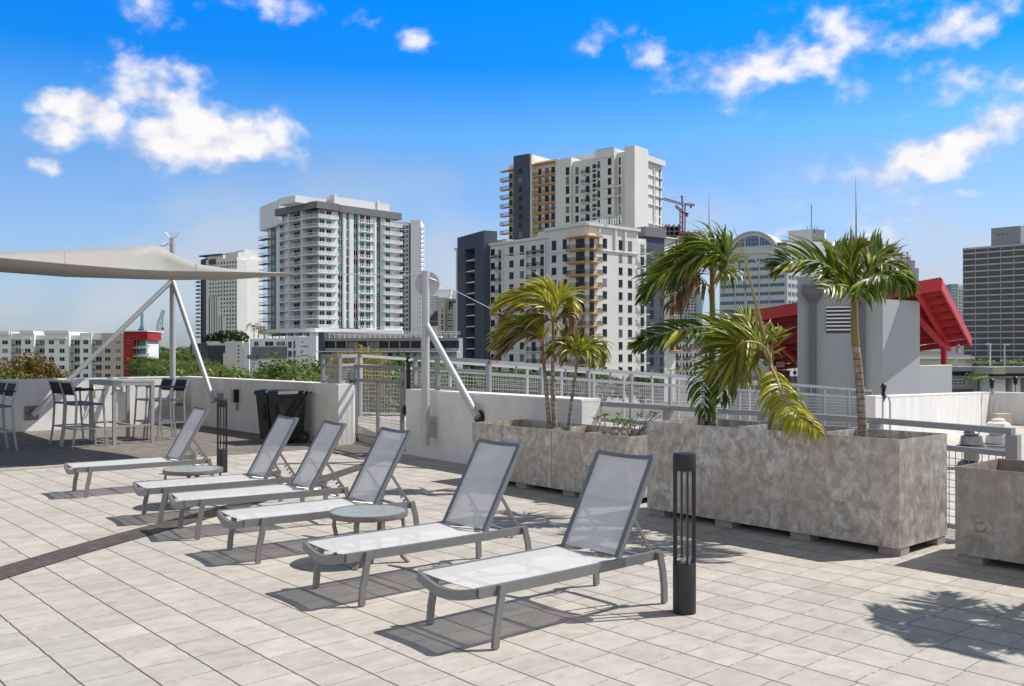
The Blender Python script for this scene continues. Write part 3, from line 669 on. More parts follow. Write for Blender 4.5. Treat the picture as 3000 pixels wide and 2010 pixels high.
A = M['alutab'] = mat('brushed table metal', (.40,.39,.375), .42, .3, n=.1, ns=10)
tw, tl, th = .74, 1.32, 1.135
mb = MB(); mb.box((0,0,th), (tw,tl,.03)); mb.build('table_top', mat('table slats', (.36,.355,.35), .5, .2), t)
mb = MB()
for x in (-tw/2+.025, tw/2-.025): mb.bar((x,-tl/2+.06,th-.045), (x,tl/2-.06,th-.045), .05, .058)
for y in (-tl/2+.03, tl/2-.03): mb.bar((-tw/2+.06,y,th-.045), (tw/2-.06,y,th-.045), .05, .058)
mb.build('apron', A, t)
for x in (-tw/2+.03, tw/2-.03):
    for y in (-tl/2+.03, tl/2-.03): mb = MB(); mb.box((x,y,(th-.016)/2), (.06,.06,th-.016)); mb.build('leg', A, t)
mb = MB(); mb.box((tw/2-.16,0,.33), (.02,tl-.1,.0)); mb = MB()
for y in (-tl/2+.03, tl/2-.03): mb.bar((-tw/2+.05,y,.33), (tw/2-.05,y,.33), .05, .03)
mb.bar((0,-tl/2+.03,.33), (0,tl/2-.03,.33), .05, .03); mb.build('footrest', A, t)

# ---------------------------------------------------------------- wheelie bins
def make_bin():
    t = thing('wheelie_bin', '-', 'wheelie bin'); B = M['blackplastic']; w = .44
    # local +x points to the handle at the back
    def ring(x0, x1, hw, z): return [(x0,-hw,z), (x1,-hw,z), (x1,hw,z), (x0,hw,z)]
    mb = MB(); vs = ring(-.23,.20,.175,.05)+ring(-.30,.24,.215,.86); mb.hexa(vs); mb.hexa(ring(-.318,.262,.226,.86)+ring(-.322,.266,.228,.90)); mb.build('body', B, t)
    mb = MB(); mb.bar((-.27,-.07,.40), (-.288,-.07,.72), .11, .02, up=Vector((1,0,0))); mb.build('front_recess', mat('bin recess', (.003,.003,.004), .7), t)
    mb = MB(); vs = ring(-.34,.26,.232,.905)+ring(-.31,.22,.205,.955); mb.hexa(vs); mb.hexa(ring(-.27,.10,.15,.955)+ring(-.25,.08,.13,.972)); mb.bar((-.345,-.2,.91), (-.345,.2,.91), .03, .025)
    mb.build('lid', mat('bin lid', (.012,.012,.013), .42, n=.3, ns=9, spec=.3), t)
    mb = MB(); mb.tube([(.22,-.19,.93), (.36,-.19,.925), (.375,-.17,.92), (.375,.17,.92), (.36,.19,.925), (.22,.19,.93)], .018, 8); mb.build('handle', B, t, smooth=True)
    for s in (-1, 1):
        mb = MB(); c = Vector((.19, s*.215, .11)); prof = [(.04,-.022), (.105,-.022), (.11,-.015), (.11,.015), (.105,.022), (.04,.022)]
        mb.lathe((0,0,0), prof, 28); wh = mb.build('wheel', M['rubber'], t, smooth=True); wh.location = c; wh.rotation_euler = (R(90),0,0)
        mb = MB(); mb.lathe((0,0,0), [(0,-.024), (.014,-.028), (.014,.028), (0,.03)], 12); h = mb.build('hub', M['alu2'], wh)
    return t
bn = make_bin(); bn.location = (-4.10,16.92,.006); bn.rotation_euler = (0,0,R(41)); bn['label'] = 'black wheelie bin standing in front, its wheel visible'; bn['group'] = 'black wheelie bins'
dup(bn, (-4.42,17.26,.006), R(43), 'black wheelie bin half hidden behind the other bin')

# ---------------------------------------------------------------- wall fittings
w1d = Vector((.66,-.751,0)); w1n = Vector((-.751,-.66,0))
def on_wall1(px, py, off=.0):
    s = None; k = (px-CX)/F; a = Vector((-7.9,21.95,0))
    s = (k*a.y-a.x)/(w1d.x-k*w1d.y); p = a+w1d*s+w1n*off; return Vector((p.x, p.y, ZA(py, p.y)))
def on_wall0(px, py, off=.0):
    a = Vector((-16.5,12.62,0)); d = Vector((8.6,9.33,0)).normalized(); k = (px-CX)/F; s = (k*a.y-a.x)/(d.x-k*d.y); n = Vector((d.y,-d.x,0)); p = a+d*s+n*off; return Vector((p.x,p.y,ZA(py,p.y)))
p = on_wall1(698,1160,0)
t = thing('wall_light', 'black louvred wall light on the parapet left of the bins', 'wall light', tuple(p))
mb = MB(); mb.bar(p+w1n*.03+UP*-.14, p+w1n*.03+UP*.14, .13, .06, up=w1d); mb.build('housing', M['black'], t, world=True)
mb = MB()
for k in range(9): q = p+w1n*.10+UP*(-.13+.0325*k); mb.bar(q-w1d*.07, q+w1d*.07, .09, .008)
mb.build('louvres', M['black'], t, world=True)
mb = MB(); mb.bar(p+w1n*.02+UP*-.15, p+w1n*.02+UP*-.31, .07, .04, up=w1d); mb.build('junction_box', mat('box tan', (.30,.28,.24), .7), t, world=True)
p = on_wall0(361,1139,0); n0 = Vector((.735,-.678,0))
t = thing('junction_box', 'small white electrical box on the parapet behind the bar table', 'electrical box', tuple(p))
mb = MB(); mb.bar(p+n0*.05-UP*.07, p+n0*.05+UP*.07, .10, .10, up=n0); mb.build('box_body', M['stucco'], t, world=True)
mb = MB(); mb.tube([p+n0*.03, p+n0*.03+Vector((-.12,-.12,.0)), p+n0*.03+Vector((-.16,-.16,-.04))], .02, 8); mb.build('conduit', M['stucco'], t, world=True)
p = on_wall0(271,1150,.02)
t = thing('hose_tap', 'garden tap with a coiled hose end on the parapet behind the bar table', 'hose tap', tuple(p))
mb = MB(); mb.tube([p+UP*.12, p+n0*.05+UP*.10, p+n0*.09+UP*.03, p+n0*.08+UP*-.12], .02, 8); mb.build('tap', mat('tap brass', (.42,.33,.16), .4, .4), t, world=True)
mb = MB(); mb.tube([p+n0*.06+Vector((.1*math.cos(a*.6), .06*math.sin(a*.6), -.22+.12*math.sin(a*.6))) for a in range(10)], .012, 6); mb.build('hose', M['lightpipe'], t, world=True)

# ---------------------------------------------------------------- sail, posts, struts
SP1 = Vector((-7.80,21.18,0)); SP2 = Vector((-1.335,14.22,0))
def plate(mb, c, n, d, w, h, th=.012):
    a = Vector(c); mb.bar(a-n*th/2, a+n*th/2, w, h)
t = thing('sail_post', 'tall grey sail post with two sloping struts in the parapet corner', 'sail post', (SP1.x,SP1.y,.32))
mb = MB(); mb.tube([(SP1.x,SP1.y,.32), (SP1.x,SP1.y,4.30)], .066, 20); mb.build('post_tube', M['lightpipe'], t, world=True, smooth=True)
mb = MB()
for k in range(16): a = k*2*math.pi/16; mb.tube([(SP1.x+.05*math.cos(a), SP1.y+.05*math.sin(a), 4.29), (SP1.x+.16*math.cos(a), SP1.y+.16*math.sin(a), 4.43)], .003, 4)
mb.build('bird_spikes', M['wire'], t, world=True)
e1 = on_wall0(92,1211,.17); e2 = on_wall1(646,1172,.17); j1 = Vector((SP1.x, SP1.y, 3.33))
for e in (e1, e2):
    mb = MB(); d = (j1-e).normalized(); mb.tube([e-d*.05, j1], .055, 16); mb.build('strut', M['lightpipe'], t, world=True, smooth=True)
mb = MB()
for e, n_, dd in ((e1,n0,Vector((.678,.735,0))), (e2,w1n,w1d)):
    q = e-n_*.155; mb.bar(q-dd*.14, q+dd*.14, .015, .30); mb.tube([q, e], .04, 10)
for zz in (.45, .95):
    mb.bar((SP1.x,SP1.y,zz), (SP1.x-.02,SP1.y+.6,zz), .10, .06)
mb.build('wall_bracket', M['alu'], t, world=True)
t = thing('sail_post', 'grey sail post with a round plate, standing off the parapet right of the gate', 'sail post', (SP2.x,SP2.y,.23))
mb = MB(); mb.tube([(SP2.x,SP2.y,.232), (SP2.x,SP2.y,2.917)], .064, 20); mb.build('post_tube', M['lightpipe'], t, world=True, smooth=True)
w2d = Vector((.616,-.788,0)); w2n = Vector((-.788,-.616,0))
e = Vector((-.50,13.28,.735)); mb = MB(); mb.tube([e, (SP2.x+.01,SP2.y,2.10)], [.055,.05], 16); mb.build('strut', M['lightpipe'], t, world=True, smooth=True)
c = Vector((SP2.x+.02,SP2.y+.10,2.73)); mb = MB(); nn = Vector((.05,-1,0)).normalized(); r = .19; vs = []; sg = 40
for o_ in (-.006,.006):
    for k in range(sg):
        a = 2*math.pi*k/sg; vs.append(c+nn*o_+Vector((nn.y*-1,nn.x,0))*math.cos(a)*r+UP*math.sin(a)*r)
mb.add(vs, [tuple(range(sg)), tuple(range(sg,2*sg))[::-1]]+[(k,(k+1)%sg,sg+(k+1)%sg,sg+k) for k in range(sg)]); mb.build('round_plate', M['lightpipe'], t, world=True)
mb = MB(); q = Vector((-1.21,14.40,0)); 
for zz in (.50,): mb.bar((SP2.x,SP2.y,zz), (q.x+.03,q.y+.06,zz), .13, .13); 
q2 = Vector((-1.36,14.58,0))+w2n*.02+w2d*.19; mb.bar((q2.x,q2.y,.34), (q2.x,q2.y,.66), .24, .02, up=w2n); mb.build('wall_bracket', M['lightpipe'], t, world=True)
mb = MB(); q = Vector((-.457,13.42,.72)); mb.tube([q+w2n*.0-w2d*.0, q+w2n*.05], .10, 18); mb.build('strut_shoe', M['black'], t, world=True)
mb = MB(); mb.tube([(SP2.x+.07,SP2.y-.02,2.80), (SP2.x+.16,SP2.y+.02,2.77)], .015, 6); mb.build('eye_bolt', M['alu'], t, world=True)
# sail surface
colsd = [(-520,.30,598-26,628-22,583-18,12.6,15.0,19.0),(-250,0,588-14,622-8,582-4,12.9,15.4,19.4),(0,0,590,622,577,13.2,15.8,20.0),(150,0,604,633,571,13.45,16.0,20.4),(300,0,616,638,564,13.7,16.2,20.7),(362,0,619,639,561,13.8,16.3,20.85),(385,0,619.5,639,574,13.85,16.3,20.1),(400,0,620,639,583,13.9,16.3,19.4),(450,0,621,637.5,604,13.95,16.0,17.8),(520,0,622,636,614.5,14.1,15.6,16.4),(620,0,624.5,632,622.3,14.25,15.0,15.5),(660,0,625.5,629,624.8,14.3,14.7,14.9),(700,0,626.0,626.8,625.4,14.35,14.4,14.5)]
mb = MB(); rows = 9; K_ = 1.2821
for (x, _, yh, ym, yb, Yh, Ym, Yb) in colsd:
    A_ = D(x*K_, yh*K_, Yh); B_ = D(x*K_, ym*K_, Ym); C_ = D(x*K_, yb*K_, Yb)
    for j in range(rows):
        tt = j/(rows-1)
        # quadratic in Y through three heights
        Y = Yh+(Yb-Yh)*tt
        l0 = (Y-Ym)*(Y-Yb)/((Yh-Ym)*(Yh-Yb)); l1 = (Y-Yh)*(Y-Yb)/((Ym-Yh)*(Ym-Yb)); l2 = (Y-Yh)*(Y-Ym)/((Yb-Yh)*(Yb-Ym))
        zz = A_.z*l0+B_.z*l1+C_.z*l2; mb.v.append(((x*K_-CX)/F*Y, Y, zz))
n = len(colsd)
for i in range(n-1):
    for j in range(rows-1): mb.f.append((i*rows+j, i*rows+j+1, (i+1)*rows+j+1, (i+1)*rows+j)); mb.m.append(0)
M['sailseam'] = mat('sail seam', (.34,.335,.32), .8)
sl = mb.build('shade_sail', M['sail'], None, smooth=True)
tag(sl, 'large grey-beige fabric shade sail stretched above the bar corner', 'shade sail')
for ci, wd in ((3,.03),(8,.02)):
    sm = MB(); sm.path([Vector(mb.v[ci*rows+j])+Vector((0,0,.004)) for j in range(rows)], wd, .014); sm.build('seam', M['sailseam'], sl)
sm = MB(); sm.path([Vector(mb.v[i*rows])+Vector((0,0,.0)) for i in range(n)], .05, .012); sm.build('hem', M['sailseam'], sl)
md = sl.modifiers.new('thickness', 'SOLIDIFY'); md.thickness = .006
# fabric hem and steel cables
tip = D(702*K_, 626*K_, 14.4)
mb = MB(); mb.tube([tip, (SP2.x-.06,SP2.y,2.86)], .007, 6)
for k in range(5): q = tip.lerp(Vector((SP2.x-.06,SP2.y,2.86)), .55+.1*k); mb.lathe((q.x,q.y,q.z-.02), [(0,0), (.02,.01), (.02,.03), (0,.04)], 6)
tag(mb.build('sail_cable', M['wire']), 'thin steel cable tying the sail tip to the round plate post', 'cable')
cnr = D(362*K_, 561*K_, 20.85)
mb = MB()
for k in range(7): q = cnr.lerp(Vector((SP1.x,SP1.y,4.22)), k/6.0); mb.lathe((q.x,q.y,q.z-.03-.03*math.sin(math.pi*k/6)), [(0,0), (.03,.012), (.03,.045), (0,.06)], 6)
mb.tube([cnr, (SP1.x,SP1.y,4.22)], .01, 6)
tag(mb.build('sail_chain', M['wire']), 'short chain tying the high sail corner to the corner post', 'chain')
g = N0+RV*3.2
mb = MB(); mb.tube([(SP2.x+.16,SP2.y+.02,2.77), D(1443,907,15.2), D(1850,1089,17.3)], .005, 6)
tag(mb.build('guy_wire', M['wire']), 'long guy wire falling from the round plate post across the right towers', 'guy wire')
# ================================================================= CITY
class Fac:
    """vertical facade line in plan; a,b run left to right as seen from the terrace"""
    def __init__(s, a, b):
        s.a = Vector((a[0],a[1],0)); s.b = Vector((b[0],b[1],0)); s.u = (s.b-s.a).normalized(); s.n = Vector((s.u.y,-s.u.x,0)); s.L = (s.b-s.a).length
    def s(s_, px):
        k = (px-CX)/F; return (k*s_.a.y-s_.a.x)/(s_.u.x-k*s_.u.y)
    def Y(s_, px): return s_.a.y+s_.u.y*s_.s(px)
    def z(s_, px, py): return ZA(py, s_.Y(px))
    def pts(s_, s0, s1, z0, z1, o0, o1):
        r = []
        for z in (z0, z1):
            for s, o in ((s0,o1),(s1,o1),(s1,o0),(s0,o0)):
                p = s_.a+s_.u*s+s_.n*o; r.append((p.x,p.y,z))
        return r
    def box(s_, mb, s0, s1, z0, z1, o0, o1, mi=0): mb.hexa(s_.pts(s0,s1,z0,z1,o0,o1), mi)
class Bld:
    def __init__(s, name, label, cat, f, group=None):
        p = f.a.lerp(f.b, .5); s.root = thing(name, label, cat, (p.x,p.y,GROUND), 0, group); s.f = f; s.W = []; s.B = []; s.parts = {}
    def wall(s, mb_or_spec, m, name='wall'):
        mb_or_spec.build(name, M[m], s.root, world=True)
    def vol(s, s0, s1, z0, z1, o0, o1, m, name='wall', f=None):
        mb = MB(); (f or s.f).box(mb, s0, s1, z0, z1, o0, o1); return mb.build(name, M[m] if isinstance(m, str) else m, s.root, world=True)
    def pvol(s, px0, px1, z0, z1, o0, o1, m, name='wall', f=None):
        f = f or s.f; return s.vol(f.s(px0), f.s(px1), z0, z1, o0, o1, m, name, f)
    def win(s, px0, px1, z0, z1, g='dark', fr='frame_w', f=None, o=0.0, mull=1, hm=0):
        f = f or s.f
        if g == 'dark' and random.random() < .2: g = 'blind'
        s.W.append((f, f.s(px0), f.s(px1), z0, z1, g, fr, o, mull, hm))
    def balc(s, px0, px1, z, dep=1.4, f=None, slab='white_f', rail='white_f', o=0.0, h=1.05, th=.25, solid=False, pick=.5, pw=.2):
        f = f or s.f; s.B.append((f, f.s(px0), f.s(px1), z, dep, slab, rail, o, h, th, solid, pick, pw))
    @staticmethod
    def _w(mb, w, mi):
        f, s0, s1, z0, z1, g, fr, o, mull, hm = w
        f.box(mb, s0, s1, z0, z1, o+.0, o+.05, mi[0])
        t = .07
        f.box(mb, s0-t, s1+t, z1, z1+t, o, o+.09, mi[1]); f.box(mb, s0-t, s1+t, z0-t, z0, o, o+.11, mi[1])
        for k in range(mull+2):
            if k in (0, mull+1): continue
            q = s0+(s1-s0)*k/(mull+1); f.box(mb, q-.045, q+.045, z0, z1, o+.05, o+.09, mi[1])
        for k in range(1, hm+1):
            q = z0+(z1-z0)*k/(hm+1); f.box(mb, s0, s1, q-.04, q+.04, o+.05, o+.085, mi[1])
    @staticmethod
    def _b(mb, b, mi):
        f, s0, s1, z, dep, sl, rl, o, h, th, solid, pick, pw = b
        f.box(mb, s0, s1, z-th, z, o, o+dep, mi[0])
        f.box(mb, s0, s1, z+h-.09, z+h, o+dep-.10, o+dep-.02, mi[1])
        for e in (s0, s1-.07): f.box(mb, e, e+.07, z+h-.09, z+h, o, o+dep-.1, mi[1])
        if solid: f.box(mb, s0, s1, z+.05, z+h-.09, o+dep-.08, o+dep-.04, mi[1])
        n = max(2, int((s1-s0)/pick))
        for k in range(n+1):
            q = s0+(s1-s0-pw)*k/n; f.box(mb, q, q+pw, z, z+h-.09, o+dep-.08, o+dep-.035, mi[1])
        for k in range(max(1, int(dep/pick))):
            for e in (s0, s1-.05): f.box(mb, e, e+.05, z, z+h-.09, o+pick*k+.1, o+pick*k+.1+pw, mi[1])
    def finish(s, wname='window', bname='balcony', limit=100):
        for items, fn, nm, gi in ((s.W, s._w, wname, (5,6)), (s.B, s._b, bname, (5,6))):
            items.sort(key=lambda w: -abs((w[2]-w[1])*((w[4]-w[3]) if items is s.W else 1)))
            for it in items[:limit]:
                mb = MB(); fn(mb, it, (0,1)); mb.build(nm, [M[it[5]], M[it[6]]], s.root, world=True)
            rest = items[limit:]
            if rest:
                mats = []; mb = MB()
                for it in rest:
                    for g in (it[5], it[6]):
                        if g not in mats: mats.append(g)
                    fn(mb, it, (mats.index(it[5]), mats.index(it[6])))
                o = mb.build(nm, [M[q] for q in mats], s.root, world=True); o['kind'] = 'stuff'
def plan(px, Y): return ((px-CX)/F*Y, Y)
mb = MB(); mb.add([(-6000,-3000,GROUND),(6000,-3000,GROUND),(6000,9000,GROUND),(-6000,9000,GROUND)], [(0,1,2,3)]); structure(mb.build('ground', M['ground']))

# ---- white, beige and red five storey block on the left
f = Fac(plan(-160,337), plan(366,337)); Yb = 337
b = Bld('apartment_block', 'long white five storey apartment block with recessed balconies and a beige end', 'apartment block', f)
def zz(py): return ZA(py, Yb)
rows = [997.5+24.35*k for k in range(8)]
for px0, px1, pt, pr, m, o in [(-160,-20,973,1,'white_f',0), (-20,34,973,1,'white_f',.3), (67,105,971,1,'white_f',1.2), (137,208,972,1,'white_f',1.5), (237,271,975.5,1,'white_f',.8), (301,365,976,1,'beige_f',.9)]:
    b.pvol(px0, px1, GROUND, zz(pt), -14, o, m)
for px0, px1, pt in [(34,67,976), (105,137,982), (208,237,982), (271,301,976)]:
    b.pvol(px0, px1, GROUND, zz(pt), -14, -1.6, 'white_f', 'recessed_wall')
    b.pvol(px0, px1, zz(995), zz(pt), -1.6, -.1, 'white_f', 'parapet')
    for k, r in enumerate(rows):
        b.win(px0+5, px0+(px1-px0)*.72, zz(r+13), zz(r), 'dark', 'frame_w', o=-1.6)
        b.balc(px0, px1, zz(r+18), 1.7, slab='white_f', rail='midgrey_f', o=-1.6, h=.95, pick=.3, pw=.08)
for px0, px1, o in [(8.5,24,.3), (79,94,1.2), (149.5,164,1.5), (181,195,1.5), (248,261,.8), (312,326,.9), (343,356,.9), (-60,-45,0), (-100,-85,0)]:
    for k, r in enumerate(rows): b.win(px0, px1, zz(r+(11 if k != 1 else 12)), zz(r), 'dark', 'frame_w', o=o)
for px0, px1, pt in [(136,209,972), (-22,35,973.5), (66,106,971)]: b.pvol(px0, px1, zz(pt)-.9, zz(pt)+.35, 1.5, 2.1, 'white_f', 'cornice')
b.pvol(145,203, zz(993), zz(990), 1.5, 2.6, 'white_f', 'awning'); b.pvol(76,98, zz(994), zz(991), 1.2, 2.1, 'white_f', 'awning'); b.pvol(244,264, zz(996), zz(994), .8, 1.6, 'white_f', 'awning')
b.finish()
f = Fac(plan(366,337), plan(436,337)); b = Bld('apartment_block', 'red corner block with white slab balconies at the end of the white row', 'apartment block', f)
b.pvol(366,395, GROUND, zz(972), -14, 1.2, 'red_f'); b.pvol(395,436, zz(996.5), zz(972), -12, 1.2, 'red_f'); b.pvol(395,428, GROUND, zz(996.5), -12, -1.4, 'white_f', 'recessed_wall')
b.pvol(364,438, zz(972), zz(969), -14, 2.0, 'white_f', 'cornice')
for k, r in enumerate(rows):
    b.win(375.5,382.5, zz(r+9), zz(r+2), 'dark', 'frame_w', o=1.2, mull=0); b.win(397,422, zz(r+16), zz(r), 'teal', 'frame_w', o=-1.4, mull=2)
    b.balc(395,434, zz(r+21), 2.6, slab='white_f', rail='midgrey_f', o=-1.4, h=.9, pick=.4, pw=.07)
b.finish()

# ---- hotel tower
f = Fac(plan(604,690), plan(694,670)); b = Bld('hotel_tower', 'cream tower with a grid of small square windows and a blank white flank', 'tower', f)
b.pvol(604,694, GROUND, ZA(758,680), -24, 0, 'cream'); fr_ = Fac(plan(694,670), plan(724,676)); b.vol(0, fr_.L, GROUND, ZA(760,672), -22, .3, 'cream', f=fr_)
fs = Fac(plan(724,684), plan(764,690)); b.vol(-2, fs.L, GROUND, ZA(733,690), -20, .2, 'white_f', 'core_wall', f=fs)
b.pvol(604,650, ZA(758,680), ZA(745,680), -10, -1, 'cream', 'penthouse'); b.pvol(586,650, ZA(747,680), ZA(743,680), -14, 1, 'slate_f', 'roof_slab')
b.pvol(657,694, ZA(758,680), ZA(742,680), -12, -1, 'cream', 'penthouse')
b.pvol(612,633, ZA(772,680), ZA(757,680), .1, .4, 'slate_f', 'sign_panel')
fl = Fac(plan(588,705), plan(604,690)); b.vol(0, fl.L, GROUND, ZA(756,690), -12, 0, 'slate_f', 'side_wall', f=fl)
for k in range(19):
    py = 768+11.75*k; z = ZA(py+6.5,680); z1 = ZA(py,680)
    for c in range(10):
        px = 614+8.35*c
        if py > 868 and c < 4 or py > 925 and c < 6: continue
        b.win(px, px+3.6, z, z1, 'dark', 'cream', mull=0)
    b.balc(583,593, ZA(py+8,690), 2.5, f=fl, slab='slate_f', rail='frame_d', o=0, h=1)
for c in range(6):
    px = 612+7.2*c; b.win(px, px+2.6, ZA(1000,680), ZA(868 if c < 4 else 925,680), 'dark', 'cream', mull=0, hm=8)
b.finish()
# podium below it
f = Fac(plan(558,400), plan(730,400)); b = Bld('podium_building', 'low building with a big dark screen wall and shrubs growing on its roof', 'building', f)
b.pvol(604,666, GROUND, ZA(1000,400), -20, 0, 'white_f'); b.pvol(560,606, GROUND, ZA(1006,400), -20, 1, 'slate_f'); b.pvol(666,713, GROUND, ZA(1000,400), -20, 1.5, 'cream'); b.pvol(713,732, GROUND, ZA(1003,400), -20, 1.0, 'white_f')
b.pvol(608,659, ZA(1072,400), ZA(1012,400), .0, .35, mat('dark screen', (.02,.035,.045), .4), 'screen_wall'); b.pvol(655,666, ZA(1072,400), ZA(1034,400), .1, .6, 'cream', 'panel')
for k in range(3): b.win(566+11*k, 571+11*k, ZA(1060,400), ZA(1018,400), 'dark', 'frame_w', o=1, hm=3)
for k in range(5): b.win(700, 704, ZA(1016+11*k,400), ZA(1011+11*k,400), 'dark', 'cream', o=1.5, mull=0)
b.finish()

# ---- main white tower with teal windows
fr = Fac(plan(928,306), plan(1172,331)); fl = Fac(plan(821,322.2), plan(928,306))
b = Bld('apartment_tower', 'wide white apartment tower with teal windows and stacked balconies behind the sail tip', 'tower', fr)
zb, zt = 10.2, 49.6; fh = (49.9-10.2)/13.0
b.vol(.9, fr.L-3, zb-1, zt, -21.5, 0, 'white_f', f=fr)
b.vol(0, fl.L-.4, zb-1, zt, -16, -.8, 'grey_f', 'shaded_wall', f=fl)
# grey roof band, white penthouse, crown block
b.vol(-1.2, fr.s(985), zt, zt+2.3, -4, 1.9, 'midgrey_f', 'roof_band', f=fr); b.vol(fr.s(990), fr.s(1171), zt-.2, zt+2.2, -4, 1.2, 'midgrey_f', 'roof_band', f=fr)
b.vol(-1, fl.L+1.0, zt, zt+2.3, -6, 1.6, 'midgrey_f', 'roof_band', f=fl)
b.vol(-6, fr.s(985), zt+2, zt+4.3, -14, -3.5, 'white_f', 'penthouse', f=fr); b.vol(fr.s(986), fr.s(1148), zt+2, zt+5.2, -14, -1.2, 'white_f', 'penthouse', f=fr)
for q in (987, 1113): b.vol(fr.s(q)-.5, fr.s(q)+.5, zt+2, zt+5.9, -6, -.8, 'white_f', 'fin', f=fr)
fc = Fac(plan(764,345), plan(821,327))
b.vol(3.2, fc.L+1, zb-1, 47.5, -14, -1.5, 'white_f', 'end_wall', f=fc); b.vol(0, fc.L, 47.3, 56.2, -10, .4, 'white_f', 'crown_block', f=fc); b.vol(fc.L-6, fc.L+6, 47.3+4, 56, -16, -6, 'white_f', 'crown_block', f=fc)
b.vol(fc.s(784), fc.s(797), zb, 47.5, -1.5, -1.2, 'midgrey_f', 'dark_strip', f=fc); b.vol(fc.s(811), fc.s(820), zb, 47.5, -1.5, -1.1, 'slate_f', 'dark_strip', f=fc)
for k in range(13):
    z = zb+fh*k; z0 = z+.25; z1 = z+2.45
    rt = lambda: 'teal' if random.random() < .6 else 'dark'
    # right face columns
    for px0, px1 in ((990.5,1002), (1035.5,1047), (1102.5,1113)):
        b.win(px0, px1, z0+.3, z1+.1, rt(), 'frame_w', f=fr, mull=1)
        b.vol(fr.s(px0)-.1, fr.s(px1)+.1, z-.75, z0+.2, 0, .04, 'midgrey_f', 'spandrel', f=fr)
    b.win(1013, 1020.5, z0, z1+.3, rt(), 'frame_w', f=fr, mull=0, hm=3)
    for px0, px1 in ((1056,1066), (1073,1084)): b.win(px0, px1, z0, z1, rt(), 'frame_w', f=fr, mull=1)
    b.balc(1053, 1094, z, 1.1, f=fr, slab='white_f', rail='white_f', pick=.9, pw=.28, solid=False)
    b.win(1130, 1142, z0, z1, rt(), 'frame_w', f=fr, mull=1)
    b.balc(1119, 1172, z, 1.5, f=fr, slab='white_f', rail='white_f', pick=.55, pw=.34)
    b.win(936, 950, z0, z1, 'dark', 'frame_w', f=fr, mull=2); b.win(957, 970, z0, z1, rt(), 'frame_w', f=fr, mull=1)
    b.balc(928, 985, z, 1.5, f=fr, slab='white_f', rail='white_f', pick=.6, pw=.42)
    # shaded left face
    for px0, px1 in ((826,836), (856,872), (878,888)): b.win(px0, px1, z0, z1, 'dark', 'frame_w', f=fl, o=-.8, mull=1)
    b.win(900, 909, z0, z1, rt(), 'frame_w', f=fl, o=-.8, mull=0)
    for px0, px1 in ((823,851), (852,890), (892,928)): b.balc(px0, px1, z, 2.3, f=fl, slab='white_f', rail='white_f', o=-.8, pick=.5, pw=.09)
    b.win(787, 796, z0, z1, 'teal' if k % 3 else 'dark', 'slate_f', f=fc, o=-1.2, mull=0)
    b.win(813, 819, z0, z1, 'teal', 'slate_f', f=fc, o=-1.1, mull=0)
    if k < 12: b.balc(762.5, 783, z+.2, 2.2, f=fc, slab='midgrey_f', rail='frame_d', o=-1.5, pick=1.4, pw=.1)
for px in (853, 891): b.vol(fl.s(px)-.25, fl.s(px)+.25, zb, zt, -.8, 1.2, 'white_f', 'pier', f=fl)
for px0, px1 in ((1004,1012), (1022,1034), (1048,1052), (1095,1101), (1114,1118)): b.vol(fr.s(px0), fr.s(px1), zb, zt-.2, 0, .45, 'white_f', 'pilaster', f=fr)
b.vol(-2, fr.L, zb-1.6, zb-.3, -34, 2.2, 'white_f', 'base_band', f=fr); b.vol(-4, fl.L+2, zb-1.6, zb-.3, -20, 2, 'white_f', 'base_band', f=fl)
b.vol(1, fr.L-2, GROUND, zb-1.5, -30, -3, 'midgrey_f', 'base_wall', f=fr); b.vol(1, fl.L-1, GROUND, zb-1.5, -20, -3, 'midgrey_f', 'base_wall', f=fl)
for px in (846, 868, 893, 915): b.vol(fl.s(px)-.5, fl.s(px)+.5, 3, zb-1.5, -3, .8, 'white_f', 'column', f=fl)
for px in (932, 958, 992, 1040, 1090): b.vol(fr.s(px)-.5, fr.s(px)+.5, 3, zb-1.5, -3, .8, 'white_f', 'column', f=fr)
b.finish()
# slim tower right behind
f = Fac(plan(1150,430), plan(1205,430)); b = Bld('apartment_tower', 'slim tower with black balconies and a blank white end wall beside the wide white tower', 'tower', f)
b.pvol(1150,1198, GROUND, ZA(651,430), -14, 0, 'cream'); b.pvol(1197,1206, GROUND, ZA(652,430), -14, -1.5, 'midgrey_f'); b.pvol(1204,1233, GROUND, ZA(645.5,430), -16, 1.2, 'white_f', 'end_wall')
for k in range(24):
    py = 661+13.6*k; z = ZA(py+12,430)
    if z < -8: break
    b.win(1172,1177, z+.3, z+2, 'dark', 'frame_w', mull=0); b.win(1179,1184, z+.3, z+2, 'dark', 'frame_w', mull=0); b.win(1188.5,1191.5, z+.5, z+1.9, 'dark', 'frame_w', mull=0); b.win(1193,1196, z+.5, z+1.9, 'dark', 'frame_w', mull=0)
    b.balc(1166,1186, z, 1.2, slab='white_f', rail='frame_d', h=1, pick=.5, pw=.12); b.balc(1233,1241, z, 1.5, slab='frame_d', rail='frame_d', h=1, pick=.5, pw=.1)
b.finish()

